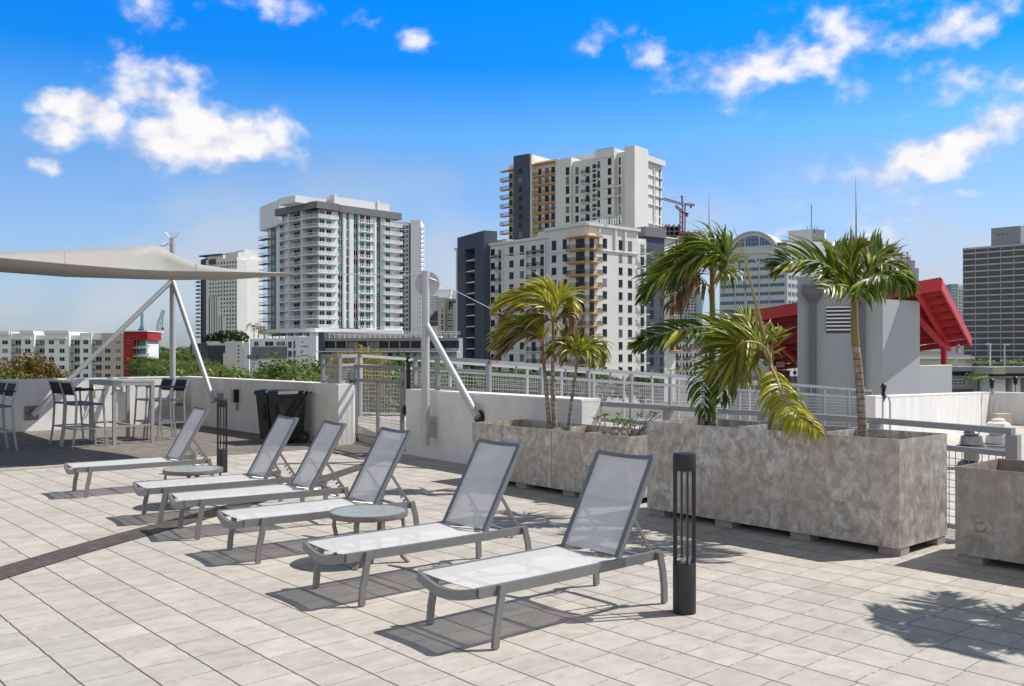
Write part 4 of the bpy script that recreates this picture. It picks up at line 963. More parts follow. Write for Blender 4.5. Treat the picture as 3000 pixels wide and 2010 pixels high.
# ---- garage podium under the white tower
f = Fac(plan(732,285), plan(945,272)); b = Bld('parking_garage', 'grey and white garage podium at the foot of the wide white tower', 'garage', f)
zf = lambda px, py: f.z(px, py)
b.pvol(732,848, GROUND, zf(790,992), -25, 0, 'white_f'); b.pvol(741,842, zf(790,1050), zf(790,1016), 0, .6, 'midgrey_f', 'screen_panel'); b.pvol(732,758, zf(790,1052), zf(790,1040), .6, 1.2, 'midgrey_f', 'screen_panel')
b.pvol(848,882, GROUND, zf(860,985), -25, 1.0, 'white_f', 'stair_tower'); b.pvol(882,942, GROUND, zf(910,986), -25, 2.5, 'white_f', 'stair_tower')
for px0, px1 in ((745,757), (777,801), (810,836)): b.win(px0, px1, zf(790,1013), zf(790,1001), 'dark', 'frame_w', o=0)
for k in range(3):
    b.win(851,861, zf(860,1019+27*k), zf(860,1001+27*k), 'slate_f', 'frame_w', o=1.0, mull=0); b.win(866.5,877, zf(860,1021+27*k), zf(860,1000+27*k), 'dark', 'frame_w', o=1.0, mull=1, hm=3)
for k in range(6): b.pvol(898 if k % 2 else 899, 920 if k % 2 else 905, zf(910,1002+13*k)-.12, zf(910,1002+13*k)+.08, 2.5, 2.62, 'slate_f', 'joint_line')
for k in range(6): b.pvol(742+20*k, 756+20*k, zf(790,992), zf(790,984), -6, -5.6, 'white_f', 'planter_box')
b.finish()
# ---- long grey low building
f = Fac(plan(938,200), plan(1345,196)); b = Bld('office_building', 'long low grey building with a row of large dark windows and white roof rails', 'building', f)
zf = lambda py: ZA(py, 198)
b.pvol(954,1338, GROUND, zf(990), -7, 0, 'grey_f'); b.pvol(938,955, GROUND, zf(972.5), -22, 1.2, 'slate_f'); b.pvol(954,1345, zf(1020), zf(999), 0, .02, 'frame_d', 'recess')
b.pvol(954,1345, zf(999), zf(990), 0, .7, 'grey_f', 'fascia'); b.pvol(954,1345, zf(1029), zf(1020), 0, .7, 'grey_f', 'fascia'); b.pvol(930,1345, zf(1031), zf(1029), .0, 1.4, 'white_f', 'ledge')
b.pvol(958,1230, zf(990), zf(976), -6.5, -5, 'beige_f', 'roof_house')
px = 956
while px < 1226: b.win(px, px+27.5, zf(1019), zf(1000), 'dark', 'frame_d', o=.06, mull=1); b.pvol(px+28, px+31, zf(1020), zf(999), 0, .5, 'grey_f', 'mullion'); px += 31.2
for px0, px1 in ((1235,1262), (1266,1310), (1318,1336)): b.win(px0, px1, zf(1019), zf(1000), 'dark', 'frame_d', o=.06, mull=3)
for k in range(15): b.win(962+25*k, 971+25*k+(4 if k%2 else 0), zf(1045), zf(1033), 'dark', 'beige_f', o=.02, mull=0)
for yy in (972.5, 978.5): b.pvol(956,1345, zf(yy)-.06, zf(yy)+.10, -1.4, -1.2, 'white_f', 'roof_rail')
for k in range(26): b.pvol(958+15*k, 959.3+15*k, zf(990), zf(972), -1.4, -1.2, 'white_f', 'rail_post')
for k, q in enumerate((1155,1166,1182,1194,1258,1270,1310)):
    b.pvol(q, q+7, zf(990), zf(984), -7, -5, 'white_f' if k % 2 else 'grey_f', 'roof_unit')
b.finish()

# ---- small ones between
f = Fac(plan(1258,520), plan(1345,520)); b = Bld('apartment_tower', 'small distant white balcony tower seen right of the round plate post', 'tower', f)
z_ = lambda py: ZA(py, 520)
b.pvol(1258,1320, GROUND, z_(860), -10, 0, 'white_f'); b.pvol(1276,1322, z_(862), z_(848), -9, -1, 'white_f', 'penthouse'); b.pvol(1302,1345, GROUND, z_(846), -20, -12, 'white_f')
for k in range(15):
    py = 866+8.2*k; b.balc(1273,1286 if k > 1 else 1316, z_(py+6), 1.5, slab='white_f', rail='white_f', h=.9, pick=1.2, pw=.5); b.win(1274,1284, z_(py+5), z_(py+1), 'dark', 'frame_w', mull=2)
    for c in range(2): b.win(1261+6*c, 1264+6*c, z_(py+5), z_(py+1), 'midgrey_f', 'white_f', mull=0)
b.finish()
f = Fac(plan(1283,300), plan(1345,290)); b = Bld('apartment_building', 'distant beige apartment building with a dark glazed corner behind the long grey building', 'building', f)
z_ = lambda py: ZA(py, 296)
b.pvol(1283,1303, GROUND, z_(874), -10, 0, 'beige_f'); b.pvol(1303,1345, GROUND, z_(882), -10, -1.5, 'slate_f'); b.pvol(1329,1345, GROUND, z_(890), -10, .3, 'beige_f'); b.pvol(1300,1345, z_(884), z_(874), -10, -4, 'beige_f')
for k in range(5):
    y = 902+17*k; b.win(1293,1298.5, z_(y+13), z_(y), 'dark', 'frame_w', mull=0, hm=1); b.win(1334,1341, z_(y+12), z_(y), 'teal', 'frame_w', mull=0, hm=1); b.win(1307,1315, z_(y+12), z_(y), 'teal', 'frame_w', o=-1.5, mull=1); b.balc(1312,1328, z_(y+16), 1.6, slab='beige_f', rail='frame_w', o=-1.5, pick=.4, pw=.08)
b.finish()
f = Fac(plan(1257,400), plan(1284,400)); b = Bld('gabled_house', 'steep gabled building with a tan roof edge beside the distant beige building', 'house', f)
z_ = lambda py: ZA(py, 400)
b.pvol(1250,1284, GROUND, z_(940), -8, 0, 'cream')
mb = MB(); P = [f.a+f.u*f.s(q)+f.n*.3 for q in (1250,1278,1284)]; Q = [p-f.n*8 for p in P]
mb.add([(P[0].x,P[0].y,z_(940)), (P[1].x,P[1].y,z_(908)), (P[2].x,P[2].y,z_(918)), (P[2].x,P[2].y,z_(940)), (Q[0].x,Q[0].y,z_(940)), (Q[1].x,Q[1].y,z_(908)), (Q[2].x,Q[2].y,z_(918)), (Q[2].x,Q[2].y,z_(940))], [(0,3,2,1),(4,5,6,7),(0,1,5,4),(1,2,6,5),(2,3,7,6),(3,0,4,7)]); mb.build('gable_roof', M['slate_f'], b.root, world=True)
mb = MB(); mb.bar(P[0]+UP*z_(941)+f.n*.2, P[1]+UP*z_(908)+f.n*.2, 1.2, .5); mb.build('roof_edge', mat('tan board', (.5,.3,.18), .8), b.root, world=True)
b.pvol(1259,1284, z_(955), z_(942), 0, .2, 'leafgreen' if False else 'slate_f', 'glazing'); b.finish()

# ---- cream building with slate ends (front)
Yc = 219.0
fl = Fac(plan(1431,247), plan(1725,219)); fr = Fac(plan(1725,219), plan(1869,230.3))
b = Bld('apartment_tower', 'cream apartment tower with orange edged corner balconies and a slate grey left end', 'tower', fl)
fh = 3.05; ztop = 32.3
b.vol(0, fl.L-1, GROUND, 30.6, -22, 0, 'cream', f=fl); b.vol(fl.s(1611), fl.L-.35, GROUND, 32.2, -17, .5, 'cream', f=fl)
b.vol(0, fr.L, GROUND, 32.2, -18, 0, 'cream', f=fr)
b.vol(fl.s(1608), fl.L+.3, 32.0, 32.7, -16, 1.0, 'cream', 'cornice', f=fl); b.vol(-.6, fr.L+.4, 32.003, 32.697, -15, .6, 'cream', 'cornice', f=fr); b.vol(0, fl.s(1611), 30.3, 30.95, -22, .5, 'cream', 'cornice', f=fl)
zr = [28.2-fh*k+.0 for k in range(13)]      # floor levels of the balconies from the top
z1st = fr.z(1725, 728)
zr = [fl.z(1725,728)-fh*k for k in range(13)]
RNG = random.Random(3)
for k, z in enumerate(zr):
    top = .55 if k == 0 else 0
    for px0, px1 in ((1438.7,1449.5), (1492.5,1504.5), (1523.5,1535)): b.win(px0, px1, z+.55, z+2.2+top, 'dark', 'frame_d', f=fl)
    for px0, px1 in ((1621,1634), (1653,1665.5)): b.win(px0, px1, z+.55, z+2.2+top, 'dark', 'frame_d', f=fl, o=.5)
    for px0, px1 in ((1766,1778), (1813,1823.5), (1840,1851.5)): b.win(px0, px1, z+.55, z+2.2+top, 'dark', 'frame_d', f=fr)
    # recessed balconies: dark door plus rail
    for px0, px1 in ((1453,1470), (1547.5,1571), (1573,1596)):
        b.win(px0+ (px1-px0)*.45, px1-1.5, z+.0, z+2.3, 'dark', 'frame_d', f=fl, o=.02, mull=0)
        b.balc(px0, px1, z, .8, f=fl, slab='cream', rail='frame_d', pick=.3, pw=.06, th=.18)
    b.balc(1673, 1725.0, z, 1.5, f=fl, slab='orange', rail='frame_d', o=.5, pick=.35, pw=.08, th=.32); b.balc(1724, 1753, z, 1.5, f=fr, slab='orange', rail='frame_d', o=.0, pick=.35, pw=.08, th=.32)
    b.win(1692, 1717, z+.05, z+2.4, 'dark', 'frame_d', f=fl, o=.52, mull=2); b.win(1727, 1740, z+.3, z+2.4, 'dark', 'frame_d', f=fr, o=.02, mull=1)
    b.balc(1876, 1896, z+.2, 1.0, f=fr, slab='cream', rail='frame_d', pick=.3, pw=.06, th=.2)
    b.win(1884, 1894, z+.2, z+2.4, 'dark', 'frame_d', f=fr, o=-.8, mull=0)
for px in (1475, 1543.5, 1600, 1608): b.vol(fl.s(px)-.25, fl.s(px)+.25, GROUND, 29.6, 0, .55, 'cream', 'pilaster', f=fl)
for px in (1671,): b.vol(fl.s(px)-.3, fl.s(px)+.3, 26.4, 32, .5, .9, 'cream', 'pilaster', f=fl)
for px in (1755, 1802, 1830): b.vol(fr.s(px)-.3, fr.s(px)+.3, 27.0, 32, 0, .4, 'cream', 'pilaster', f=fr)
b.vol(fl.s(1673), fl.L+1.4, zr[0]+2.75, zr[0]+3.0, .5, 2.0, 'orange', 'canopy', f=fl); b.vol(-.2, fr.s(1753), zr[0]+2.75, zr[0]+3.0, 0, 1.5, 'orange', 'canopy', f=fr)
b.vol(fl.s(1431), fl.s(1611), 27.4, 27.6, 0, .3, 'cream', 'string_course', f=fl); b.vol(fl.s(1611), fl.s(1671), 26.3, 26.5, .5, .75, 'cream', 'string_course', f=fl); b.vol(fr.s(1755), fr.L, 26.3, 26.5, 0, .3, 'cream', 'string_course', f=fr)
b.vol(fr.s(1869), fr.s(1897), GROUND, 29.8, -16, -.8, 'cream', f=fr)
# roof terrace rail
for zq in (33.4, 34.1): b.vol(fl.s(1652), fl.s(1768), zq, zq+.12, -6, -5.8, 'white_f', 'roof_rail', f=fl)
for k in range(17): q = fl.s(1652)+(fl.s(1768)-fl.s(1652))*k/16; b.vol(q, q+.14, 32.6, 34.2, -6, -5.8, 'white_f', 'rail_post', f=fl)
b.vol(-2, 3, 30.6, 32.3, -9, -4, 'beige_f', 'roof_house', f=fl)
# slate end
fd = Fac(plan(1353,262), plan(1433,246)); 
b.vol(fd.s(1353), fd.s(1376), GROUND, 34.4, -2.5, 1.4, 'slate_f', 'slate_wall', f=fd); b.vol(fd.s(1404), fd.s(1432), GROUND, 34.4, -2.5, 1.4, 'slate_f', 'slate_wall', f=fd)
b.vol(fd.s(1376), fd.s(1404), 30.4, 34.4, -2.5, 1.39, 'slate_f', 'slate_wall', f=fd); b.vol(fd.s(1376), fd.s(1404), GROUND, 30.4, -2.5, -1.2, 'frame_d', 'recessed_wall', f=fd)
b.vol(fd.s(1343), fd.s(1353), GROUND, 31.4, -2, .8, 'cream', f=fd); b.vol(fd.s(1340), fd.s(1354), 31.2, 31.7, -2, 1.1, 'cream', 'cornice', f=fd)
for k in range(13):
    z = 27.3-fh*k; b.vol(fd.s(1377), fd.s(1403), z-.12, z+.12, -1.2, 1.2, 'white_f', 'slab', f=fd); b.win(1379, 1401, z+.2, z+2.5, 'dark', 'frame_d', f=fd, o=-1.18, mull=2)
    b.win(1348.5,1352, z+.2, z+1.8, 'dark', 'frame_d', f=fd, o=.82, mull=0)
# slate block and cream bay on the right
fe = Fac(plan(1883,236), plan(1975,244))
b.vol(0, fe.s(1941), GROUND, 33.9, -12, .6, 'slate_f', 'slate_wall', f=fe); b.vol(-.3, fe.s(1942), 31.6, 34.0, -12, 1.1, 'midgrey_f', 'slate_band', f=fe)
b.vol(fe.s(1943), fe.s(1975), GROUND, ZA(694,240), -10, .4, 'cream', f=fe); b.vol(fe.s(1942), fe.s(1978), ZA(697,240), ZA(693,240), -10, 1.1, 'cream', 'cornice', f=fe)
for k in range(12):
    z = 26.0-fh*k; b.win(1899,1910, z, z+2.0, 'dark', 'frame_d', f=fe, o=.6); b.win(1930,1935, z, z+2.0, 'dark', 'frame_d', f=fe, o=.6, mull=0)
    if k < 9: b.balc(1957,1984, z+.9, 1.5, f=fe, slab='orange', rail='frame_d', o=.4, pick=.35, pw=.08, th=.3); b.win(1960,1971, z+1.1, z+3.0, 'dark', 'frame_d', f=fe, o=.42)
b.finish()

# ---- taller cream tower behind
f1 = Fac(plan(1475,322), plan(1515,316)); f2 = Fac(plan(1513,312), plan(1851,283)); f3 = Fac(plan(1851,281), plan(1939,296))
b = Bld('apartment_tower', 'tallest cream tower with yellow edged balconies and a slate stripe, behind the front cream tower', 'tower', f2)
Z = lambda f_, px, py: f_.z(px, py)
b.vol(fl_ := f1.s(1491), f1.L+1, GROUND, Z(f1,1500,482), -12, 0, 'cream', f=f1)
b.pvol(1513,1558, GROUND, Z(f2,1530,457), -16, 1.6, 'slate_f', 'slate_wall', f=f2); b.pvol(1556,1563, GROUND, Z(f2,1560,454), -16, 1.0, 'cream', f=f2)
b.pvol(1562,1631, GROUND, Z(f2,1600,468), -16, -1.0, 'cream', f=f2); b.pvol(1631,1676, GROUND, Z(f2,1650,466), -20, .6, 'cream', f=f2)
b.pvol(1631,1712, Z(f2,1650,466), Z(f2,1650,445), -22, -8, 'cream', 'penthouse', f=f2); b.pvol(1674,1755, GROUND, Z(f2,1710,467), -20, -.6, 'cream', f=f2)
b.pvol(1752,1806, GROUND, Z(f2,1780,440), -14, 1.2, 'cream', f=f2); b.pvol(1804,1850, GROUND, Z(f2,1830,443), -6, -.5, 'cream', f=f2)
b.pvol(1751,1807, Z(f2,1780,464), Z(f2,1780,439), 1.2, 1.6, 'cream', 'parapet', f=f2)
b.vol(0, f3.s(1891), GROUND, Z(f3,1870,433), -2.5, 1.0, 'cream', 'end_wall', f=f3); b.vol(f3.s(1890), f3.L, GROUND, Z(f3,1915,462), -2.5, 0, 'cream', f=f3); b.vol(f3.s(1891), f3.L+.6, Z(f3,1915,480), Z(f3,1915,464), 0, 1.0, 'cream', 'parapet', f=f3)
for k in range(9):
    # yellow balconies
    z = Z(f2,1600,511)-3.05*k
    b.balc(1562,1631, z, 1.5, f=f2, slab='orange', rail='frame_d', o=-1.0, pick=.4, pw=.09, th=.34)
    for px0, px1 in ((1572,1581), (1591,1603), (1610,1620)): b.win(px0, px1, z+.1, z+2.3, 'dark', 'frame_d', f=f2, o=-1.0)
    z = Z(f1,1490,530)-3.05*k
    b.balc(1475,1514, z, 1.6, f=f1, slab='orange', rail='frame_d', o=0, pick=.4, pw=.09, th=.3)
    for px0, px1 in ((1492,1502), (1508,1513)): b.win(px0, px1, z+.1, z+2.2, 'dark', 'frame_d', f=f1, o=0.02)
    b.win(1529,1538, z+.3, z+2.1, 'dark', 'slate_f', f=f2, o=1.6)
    z = Z(f2,1700,512)-3.05*k
    for px0, px1 in ((1661,1671),): b.win(px0, px1, z+.4, z+2.3+(.5 if k < 3 else 0), 'dark', 'frame_d', f=f2, o=.6)
    for px0, px1 in ((1683,1692), (1733,1743)): b.win(px0, px1, z+.4, z+2.3+(.4 if k < 3 else 0), 'dark', 'frame_d', f=f2, o=-.6)
    b.balc(1703,1725, z+.1, 1.0, f=f2, slab='cream', rail='frame_d', o=-.6, pick=.35, pw=.1); b.win(1713,1724, z+.1, z+2.3, 'dark', 'frame_d', f=f2, o=-.58)
    b.balc(1747,1764, z+.8, 1.0, f=f2, slab='cream', rail='frame_d', o=1.2, pick=.35, pw=.1); b.win(1757,1764, z+.8, z+3.0, 'dark', 'frame_d', f=f2, o=1.2)
    b.win(1787,1797, z+1.4, z+3.4, 'dark', 'frame_d', f=f2, o=1.2); b.win(1811,1815.5, z+1.4, z+3.6, 'dark', 'frame_d', f=f2, o=-.5, mull=0)
    zq = Z(f3,1915,514)-3.05*k; b.win(1916,1919.5, zq+.1, zq+2.3, 'dark', 'frame_d', f=f3, mull=0); b.win(1931,1934.5, zq+.1, zq+2.3, 'dark', 'frame_d', f=f3, mull=0)
    if k in (0,1,2,3,5,7): b.vol(f3.s(1891), f3.L+.3, zq-.45, zq-.15, 0, .45, 'cream', 'string_course', f=f3)
    if k in (2,3,5): b.pvol(1776,1835, z+.3, z+.55, 1.2, 1.8, 'cream', 'string_course', f=f2)
b.vol(f3.s(1914), f3.s(1916), GROUND, Z(f3,1915,480), 0, .35, 'cream', 'pilaster', f=f3)
b.pvol(1562,1632, Z(f2,1600,479), Z(f2,1600,476), -1, 1.0, 'orange', 'canopy', f=f2); b.vol(f1.s(1475), f1.L, Z(f1,1490,504), Z(f1,1490,501), 0, 1.8, 'orange', 'canopy', f=f1)
for k in range(8): b.pvol(1755+6*k, 1756+6*k, Z(f2,1780,440), Z(f2,1780,436), .6, .8, 'frame_d', 'rail_post', f=f2)
b.pvol(1753,1800, Z(f2,1780,437), Z(f2,1780,436), .6, .8, 'frame_d', 'roof_rail', f=f2); b.vol(f3.s(1862), f3.s(1870), Z(f3,1865,433), Z(f3,1865,430), -4, -2, 'frame_d', 'roof_unit', f=f3)
b.finish()

# ---- unfinished tower and cranes
f = Fac(plan(1938,900), plan(2060,900)); b = Bld('unfinished_tower', 'concrete tower under construction with bare floors behind the red crane', 'building under construction', f)
z_ = lambda py: ZA(py, 900)
for k in range(18):
    py = 663+13.5*k
    b.pvol(1940,1998, z_(py+2.2), z_(py), -20, 0, 'concrete', 'floor_slab')
    if k > 0: b.pvol(2000,2054, z_(py+6), z_(py+3.5), -20, 0, 'concrete', 'floor_slab')
for q in (1941,1953,1961,1975,1990,2003,2018,2036,2050): b.pvol(q, q+2, GROUND, z_(656 if q < 2000 else 676), -18, -1, 'concrete', 'column')
b.pvol(1984,1998, GROUND, z_(690), -19, -.5, 'white_f', 'core_wall'); b.pvol(1944,1996, GROUND, z_(668), -19, -8, 'midgrey_f', 'core_wall'); b.pvol(2006,2050, GROUND, z_(684), -19, -8, 'midgrey_f', 'core_wall')
b.pvol(2037,2055, z_(690), z_(681), -.5, .8, mat('orange mesh', (.6,.2,.1), .9), 'safety_net'); b.pvol(1941,1952, z_(674), z_(664), -.5, .5, M['crane_red'] if False else mat('faded orange net', (.45,.22,.17), .9), 'safety_net')
b.finish()
def lattice(mb, a, b_, w, n, t=.35):
    a = Vector(a); b_ = Vector(b_); d = (b_-a).normalized(); s = d.cross(Vector((0,1,0))).normalized()*w/2; q = Vector((0,1,0))*w/2
    for e in (s+q, s-q, -s-q, -s+q): mb.bar(a+e, b_+e, t, t, up=Vector((.1,1,.1)))
    for k in range(n):
        p0 = a.lerp(b_, k/n); p1 = a.lerp(b_, (k+1)/n); sg = 1 if k % 2 else -1
        mb.bar(p0+s*sg-q, p1-s*sg-q, t*.8, t*.8, up=Vector((.1,1,.1))); mb.bar(p0-s-q, p0+s-q, t*.7, t*.7, up=Vector((.1,1,.1)))
t = thing('tower_crane', 'red tower crane above the unfinished tower', 'crane', tuple(D(2003,780,860)))
mb = MB(); lattice(mb, (D(2003,780,860).x,860,GROUND), D(2003,596,860), 2.6, 60, .5); mb.build('mast', M['crane_red'], t, world=True)
mb = MB(); lattice(mb, D(1925,577,860), D(1998,598,860), 1.6, 16, .4); mb.build('jib', M['crane_red'], t, world=True)
mb = MB(); lattice(mb, D(2005,598,860), D(2035,601,860), 1.5, 6, .45); mb.bar(D(2024,601,860), D(2024,609,860), 1.6, 1.6); mb.build('counter_jib', M['crane_red'], t, world=True)
mb = MB(); lattice(mb, D(2000,596,860), D(1997,573,860), 1.2, 6, .4); mb.bar(D(1997,574,860), D(2030,600,860), .15, .15); mb.bar(D(1997,574,860), D(1950,585,860), .15, .15); mb.build('tower_top', M['crane_red'], t, world=True)
t = thing('tower_crane', 'second, lower red crane with a raised jib beside the tall red crane', 'crane', tuple(D(1996,780,880)))
mb = MB(); lattice(mb, (D(1996,780,880).x,880,GROUND), D(1996,620,880), 2.6, 55, .5); mb.build('mast', M['crane_red'], t, world=True)
mb = MB(); lattice(mb, D(1979,603,880), D(1998,620,880), 1.8, 6, .5); mb.build('jib', M['crane_red'], t, world=True)
mb = MB(); mb.bar(D(1996,622,880), D(2017,627,880), 1.2, 1.5); mb.bar(D(2012,627,880), D(2012,635,880), 1.6, 1.8); mb.build('counter_jib', M['crane_red'], t, world=True)
t = thing('crane', 'pale blue lattice boom crane rising left of the sail post', 'crane', tuple(D(455,1060,420)))
mb = MB(); lattice(mb, D(459,1012,420), D(470,938,420), 1.7, 9, .22); lattice(mb, D(470,938,420), D(479,908,420), 1.1, 5, .2); mb.build('boom', mat('pale crane', (.30,.42,.46), .6), t, world=True)
mb = MB(); lattice(mb, D(451,1055,420), D(459,1012,420), 1.8, 6, .4); mb.build('lower_boom', M['crane_blue'], t, world=True)
mb = MB(); mb.bar(D(479,908,420), D(477,958,420), .12, .12); mb.lathe(tuple(D(477,967,420)), [(0,0), (.5,.3), (.5,1.0), (0,1.3)], 8); mb.build('hook', M['black'], t, world=True)
t = thing('crane', 'dark blue crane mast standing behind the red corner block', 'crane', tuple(D(415,972,370)))
mb = MB(); mb.bar(D(415,970,370), D(416,914,370), .45, .45, up=U); mb.bar(D(412.5,970,370), D(412,915,370), .12, .12, up=U); mb.tube([D(421,970,370), D(421,918,370), D(419,914,370), D(417,916,370)], .10, 5); mb.build('mast', M['crane_blue'], t, world=True)
mb = MB(); mb.bar(D(407,967,370), D(420,967,370), 1.5, 1.0); mb.bar(D(414,968,370), D(414,955,370), 1.0, 1.0, up=U); mb.build('cab', M['crane_blue'], t, world=True)

# ---- far towers between the palms
f = Fac(plan(1978,700), plan(2056,700)); b = Bld('apartment_tower', 'distant blue and white balcony tower seen between the palm fronds', 'tower', f)
z_ = lambda py: ZA(py, 700)
b.pvol(1981,2004, GROUND, z_(850), -14, 0, 'white_f'); b.pvol(2004,2045, GROUND, z_(842), -14, -1, 'band_g'); b.pvol(2045,2058, GROUND, z_(862), -14, 0, mat('pale teal', (.30,.48,.5), .5))
for k in range(22):
    py = 850+9.2*k; b.pvol(1981,2004, z_(py+6), z_(py+2), 0, .4, 'blueglass', 'window_band')
    for c in range(4): b.win(2008+9*c, 2013+9*c, z_(py+7), z_(py+2), 'dark', 'frame_w', o=-1, mull=0)
b.finish()
f = Fac(plan(1955,300), plan(2114,300)); b = Bld('apartment_building', 'white building with small black balconies low between the palms', 'building', f)
z_ = lambda py: ZA(py, 300)
b.pvol(1955,2114, GROUND, z_(976), -14, 0, 'white_f')
for k in range(5):
    y = 981+27*k
    for px0, px1 in ((1966,1971), (1981,1986.5), (1992.5,1995), (2001,2003.5), (2010,2015.5), (2021,2026.5), (2034,2039), (2066,2071), (2052,2056), (2084,2090)): b.win(px0, px1, z_(y+14), z_(y), 'dark', 'frame_w', mull=0)
    for px0, px1 in ((1973,1989), (2002,2019), (2060,2076)): b.balc(px0, px1, z_(y+18), 1.2, slab='frame_d', rail='frame_d', pick=.3, pw=.1)
b.pvol(1955,1978, z_(1036), z_(1033.5), 0, 1.2, 'orange', 'canopy'); b.finish()

# ---- arched office
f = Fac(plan(2108,417), plan(2303,400)); f2 = Fac(plan(2303,400), plan(2345,408)); b = Bld('office_tower', 'pale office tower with an arched glass top and blue window rows', 'tower', f)
z_ = lambda px, py: f.z(px, py)
ftop = 15*0
b.pvol(2108,2302, GROUND, z_(2120,723), -12, 0, 'office')
zA = f.z(2205,722); Rr = None
s0, s1 = f.s(2140), f.s(2271); cx = (s0+s1)/2; hw = (s1-s0)/2; zb0 = f.z(2205,718); zpk = f.z(2205,681); sag = zpk-zb0; rad = (hw*hw+sag*sag)/(2*sag)
def arc(sv, off=0): return zb0-(rad-sag)+math.sqrt(max(0, (rad+off)**2-(sv-cx)**2))
mb = MB(); n = 20
for i in range(n):
    a0 = s0+(s1-s0)*i/n; a1 = s0+(s1-s0)*(i+1)/n; P = f.pts(a0, a1, zb0-4, 0, -12, .4)
    P[4] = (*P[4][:2], arc(a0)); P[7] = (*P[7][:2], arc(a0)); P[5] = (*P[5][:2], arc(a1)); P[6] = (*P[6][:2], arc(a1)); mb.hexa(P)
mb.build('arched_wall', M['office'], b.root, world=True)
mb = MB()
for i in range(n):
    a0 = s0-1+(s1-s0+2)*i/n; a1 = s0-1+(s1-s0+2)*(i+1)/n; P = f.pts(a0, a1, 0, 0, -12.5, 1.1)
    for q, av, o in ((0,a0,0),(3,a0,0),(1,a1,0),(2,a1,0),(4,a0,.55),(7,a0,.55),(5,a1,.55),(6,a1,.55)): P[q] = (*P[q][:2], arc(av, o))
    mb.hexa(P)
mb.build('arched_roof', M['office'], b.root, world=True)
for px0, px1 in ((2150,2181), (2186,2223), (2228,2262)):
    mb = MB(); a0 = f.s(px0); a1 = f.s(px1); nn = 8
    for i in range(nn):
        q0 = a0+(a1-a0)*i/nn; q1 = a0+(a1-a0)*(i+1)/nn; P = f.pts(q0, q1, f.z(2205,721), 0, .4, .55)
        for q, av in ((4,q0),(7,q0),(5,q1),(6,q1)): P[q] = (*P[q][:2], arc(av, -1.6))
        mb.hexa(P, 0)
        f.box(mb, q1-.06, q1+.06, f.z(2205,721), min(arc(q0,-1.6), arc(q1,-1.6)), .55, .62, 1)
    for zq in (2,4): f.box(mb, a0, a1, f.z(2205,721)+zq*.9, f.z(2205,721)+zq*.9+.12, .55, .62, 1)
    mb.build('arched_window', [M['blueglass'], M['band_g']], b.root, world=True)
for k in range(12):
    z0 = f.z(2205, 745+24.3*k)
    for px0, px1 in ((2111,2152), (2156,2180.5), (2184.5,2222), (2226.5,2252), (2256,2298)): b.win(px0, px1, z0, z0+1.45, 'blueglass', 'office', mull=8 if px1-px0 > 30 else 5)
    for px0, px1 in ((2306,2317), (2320,2328), (2331,2338)): b.win(px0, px1, z0-.4, z0+1.2, 'blueglass', 'office', f=f2, mull=3)
for px in (2154,2182.5,2224.5,2254): b.vol(f.s(px)-.2, f.s(px)+.2, GROUND, f.z(2205,722), 0, .3, 'office', 'pilaster', f=f)
b.vol(0, f2.L, GROUND, f2.z(2320,712), -10, 0, 'office', f=f2); b.vol(f2.s(2303), f2.s(2306), GROUND, f2.z(2320,712), 0, .5, 'office', 'pilaster', f=f2); b.pvol(2268,2302, f.z(2290,723), f.z(2290,709), -11, -.5, 'office', 'parapet')
b.pvol(2272,2302, f.z(2290,723), f.z(2290,712), -.5, 0, 'grey_f', 'louvre_panel')
b.finish()
f = Fac(plan(2300,560), plan(2378,540)); f2 = Fac(plan(2378,540), plan(2420,560)); b = Bld('office_tower', 'white office block with mast and rooftop sign, behind the arched tower', 'tower', f)
z_ = lambda py: ZA(py, 548)
mb = MB(); P = f.pts(f.s(2265), f.s(2378), GROUND, z_(700), -30, 0); P[4] = (*P[4][:2], z_(690)); P[7] = (*P[7][:2], z_(690)); P[5] = (*P[5][:2], z_(708)); P[6] = (*P[6][:2], z_(708)); mb.hexa(P); mb.build('wall', M['white_f'], b.root, world=True)
b.pvol(2338,2378, z_(712), z_(676), -10, -.4, 'grey_f', 'roof_house'); b.vol(0, f2.L, GROUND, z_(676), -14, 0, 'white_f', f=f2)
b.pvol(2358,2364, z_(698), z_(680), -.4, -.1, 'slate_f', 'door')
b.pvol(2362.4,2363.8, z_(676), z_(602), -4, -3.6, 'grey_f', 'mast')
for q, t_ in ((2351,662), (2371,664), (2379,667)): b.pvol(q, q+.9, z_(676), z_(t_), -4, -3.8, 'grey_f', 'antenna')
for k in range(3): b.win(2384+7*k, 2388+7*k, f2.z(2390,712), f2.z(2390,702), 'blueglass', 'white_f', f=f2, mull=0)
b.finish()
yaw = math.atan2(f2.u.y, f2.u.x); q = f2.a+f2.u*(f2.s(2396))+f2.n*.15; zq = f2.z(2396,696)
sg = thing('rooftop_sign', 'small green and dark lettered sign on the white office block', 'sign', (q.x,q.y,zq))
text_mesh('lettering', 'Regions', 3.0, mat('sign letters', (.05,.06,.07), .6), sg, (.9,.02,0), (R(90),0,yaw), .08)
mb = MB(); mb.add([(-6.1,0,-1.1),(-4.1,.9*0,-1.1),(-5.1,0,1.4),(-6.1,-.15,-1.1),(-4.1,-.15,-1.1),(-5.1,-.15,1.4)], [(0,1,2),(3,5,4),(0,3,4,1),(1,4,5,2),(2,5,3,0)]); o = mb.build('triangle_logo', mat('sign green', (.12,.35,.06), .6), sg); o.rotation_euler = (0,0,yaw)

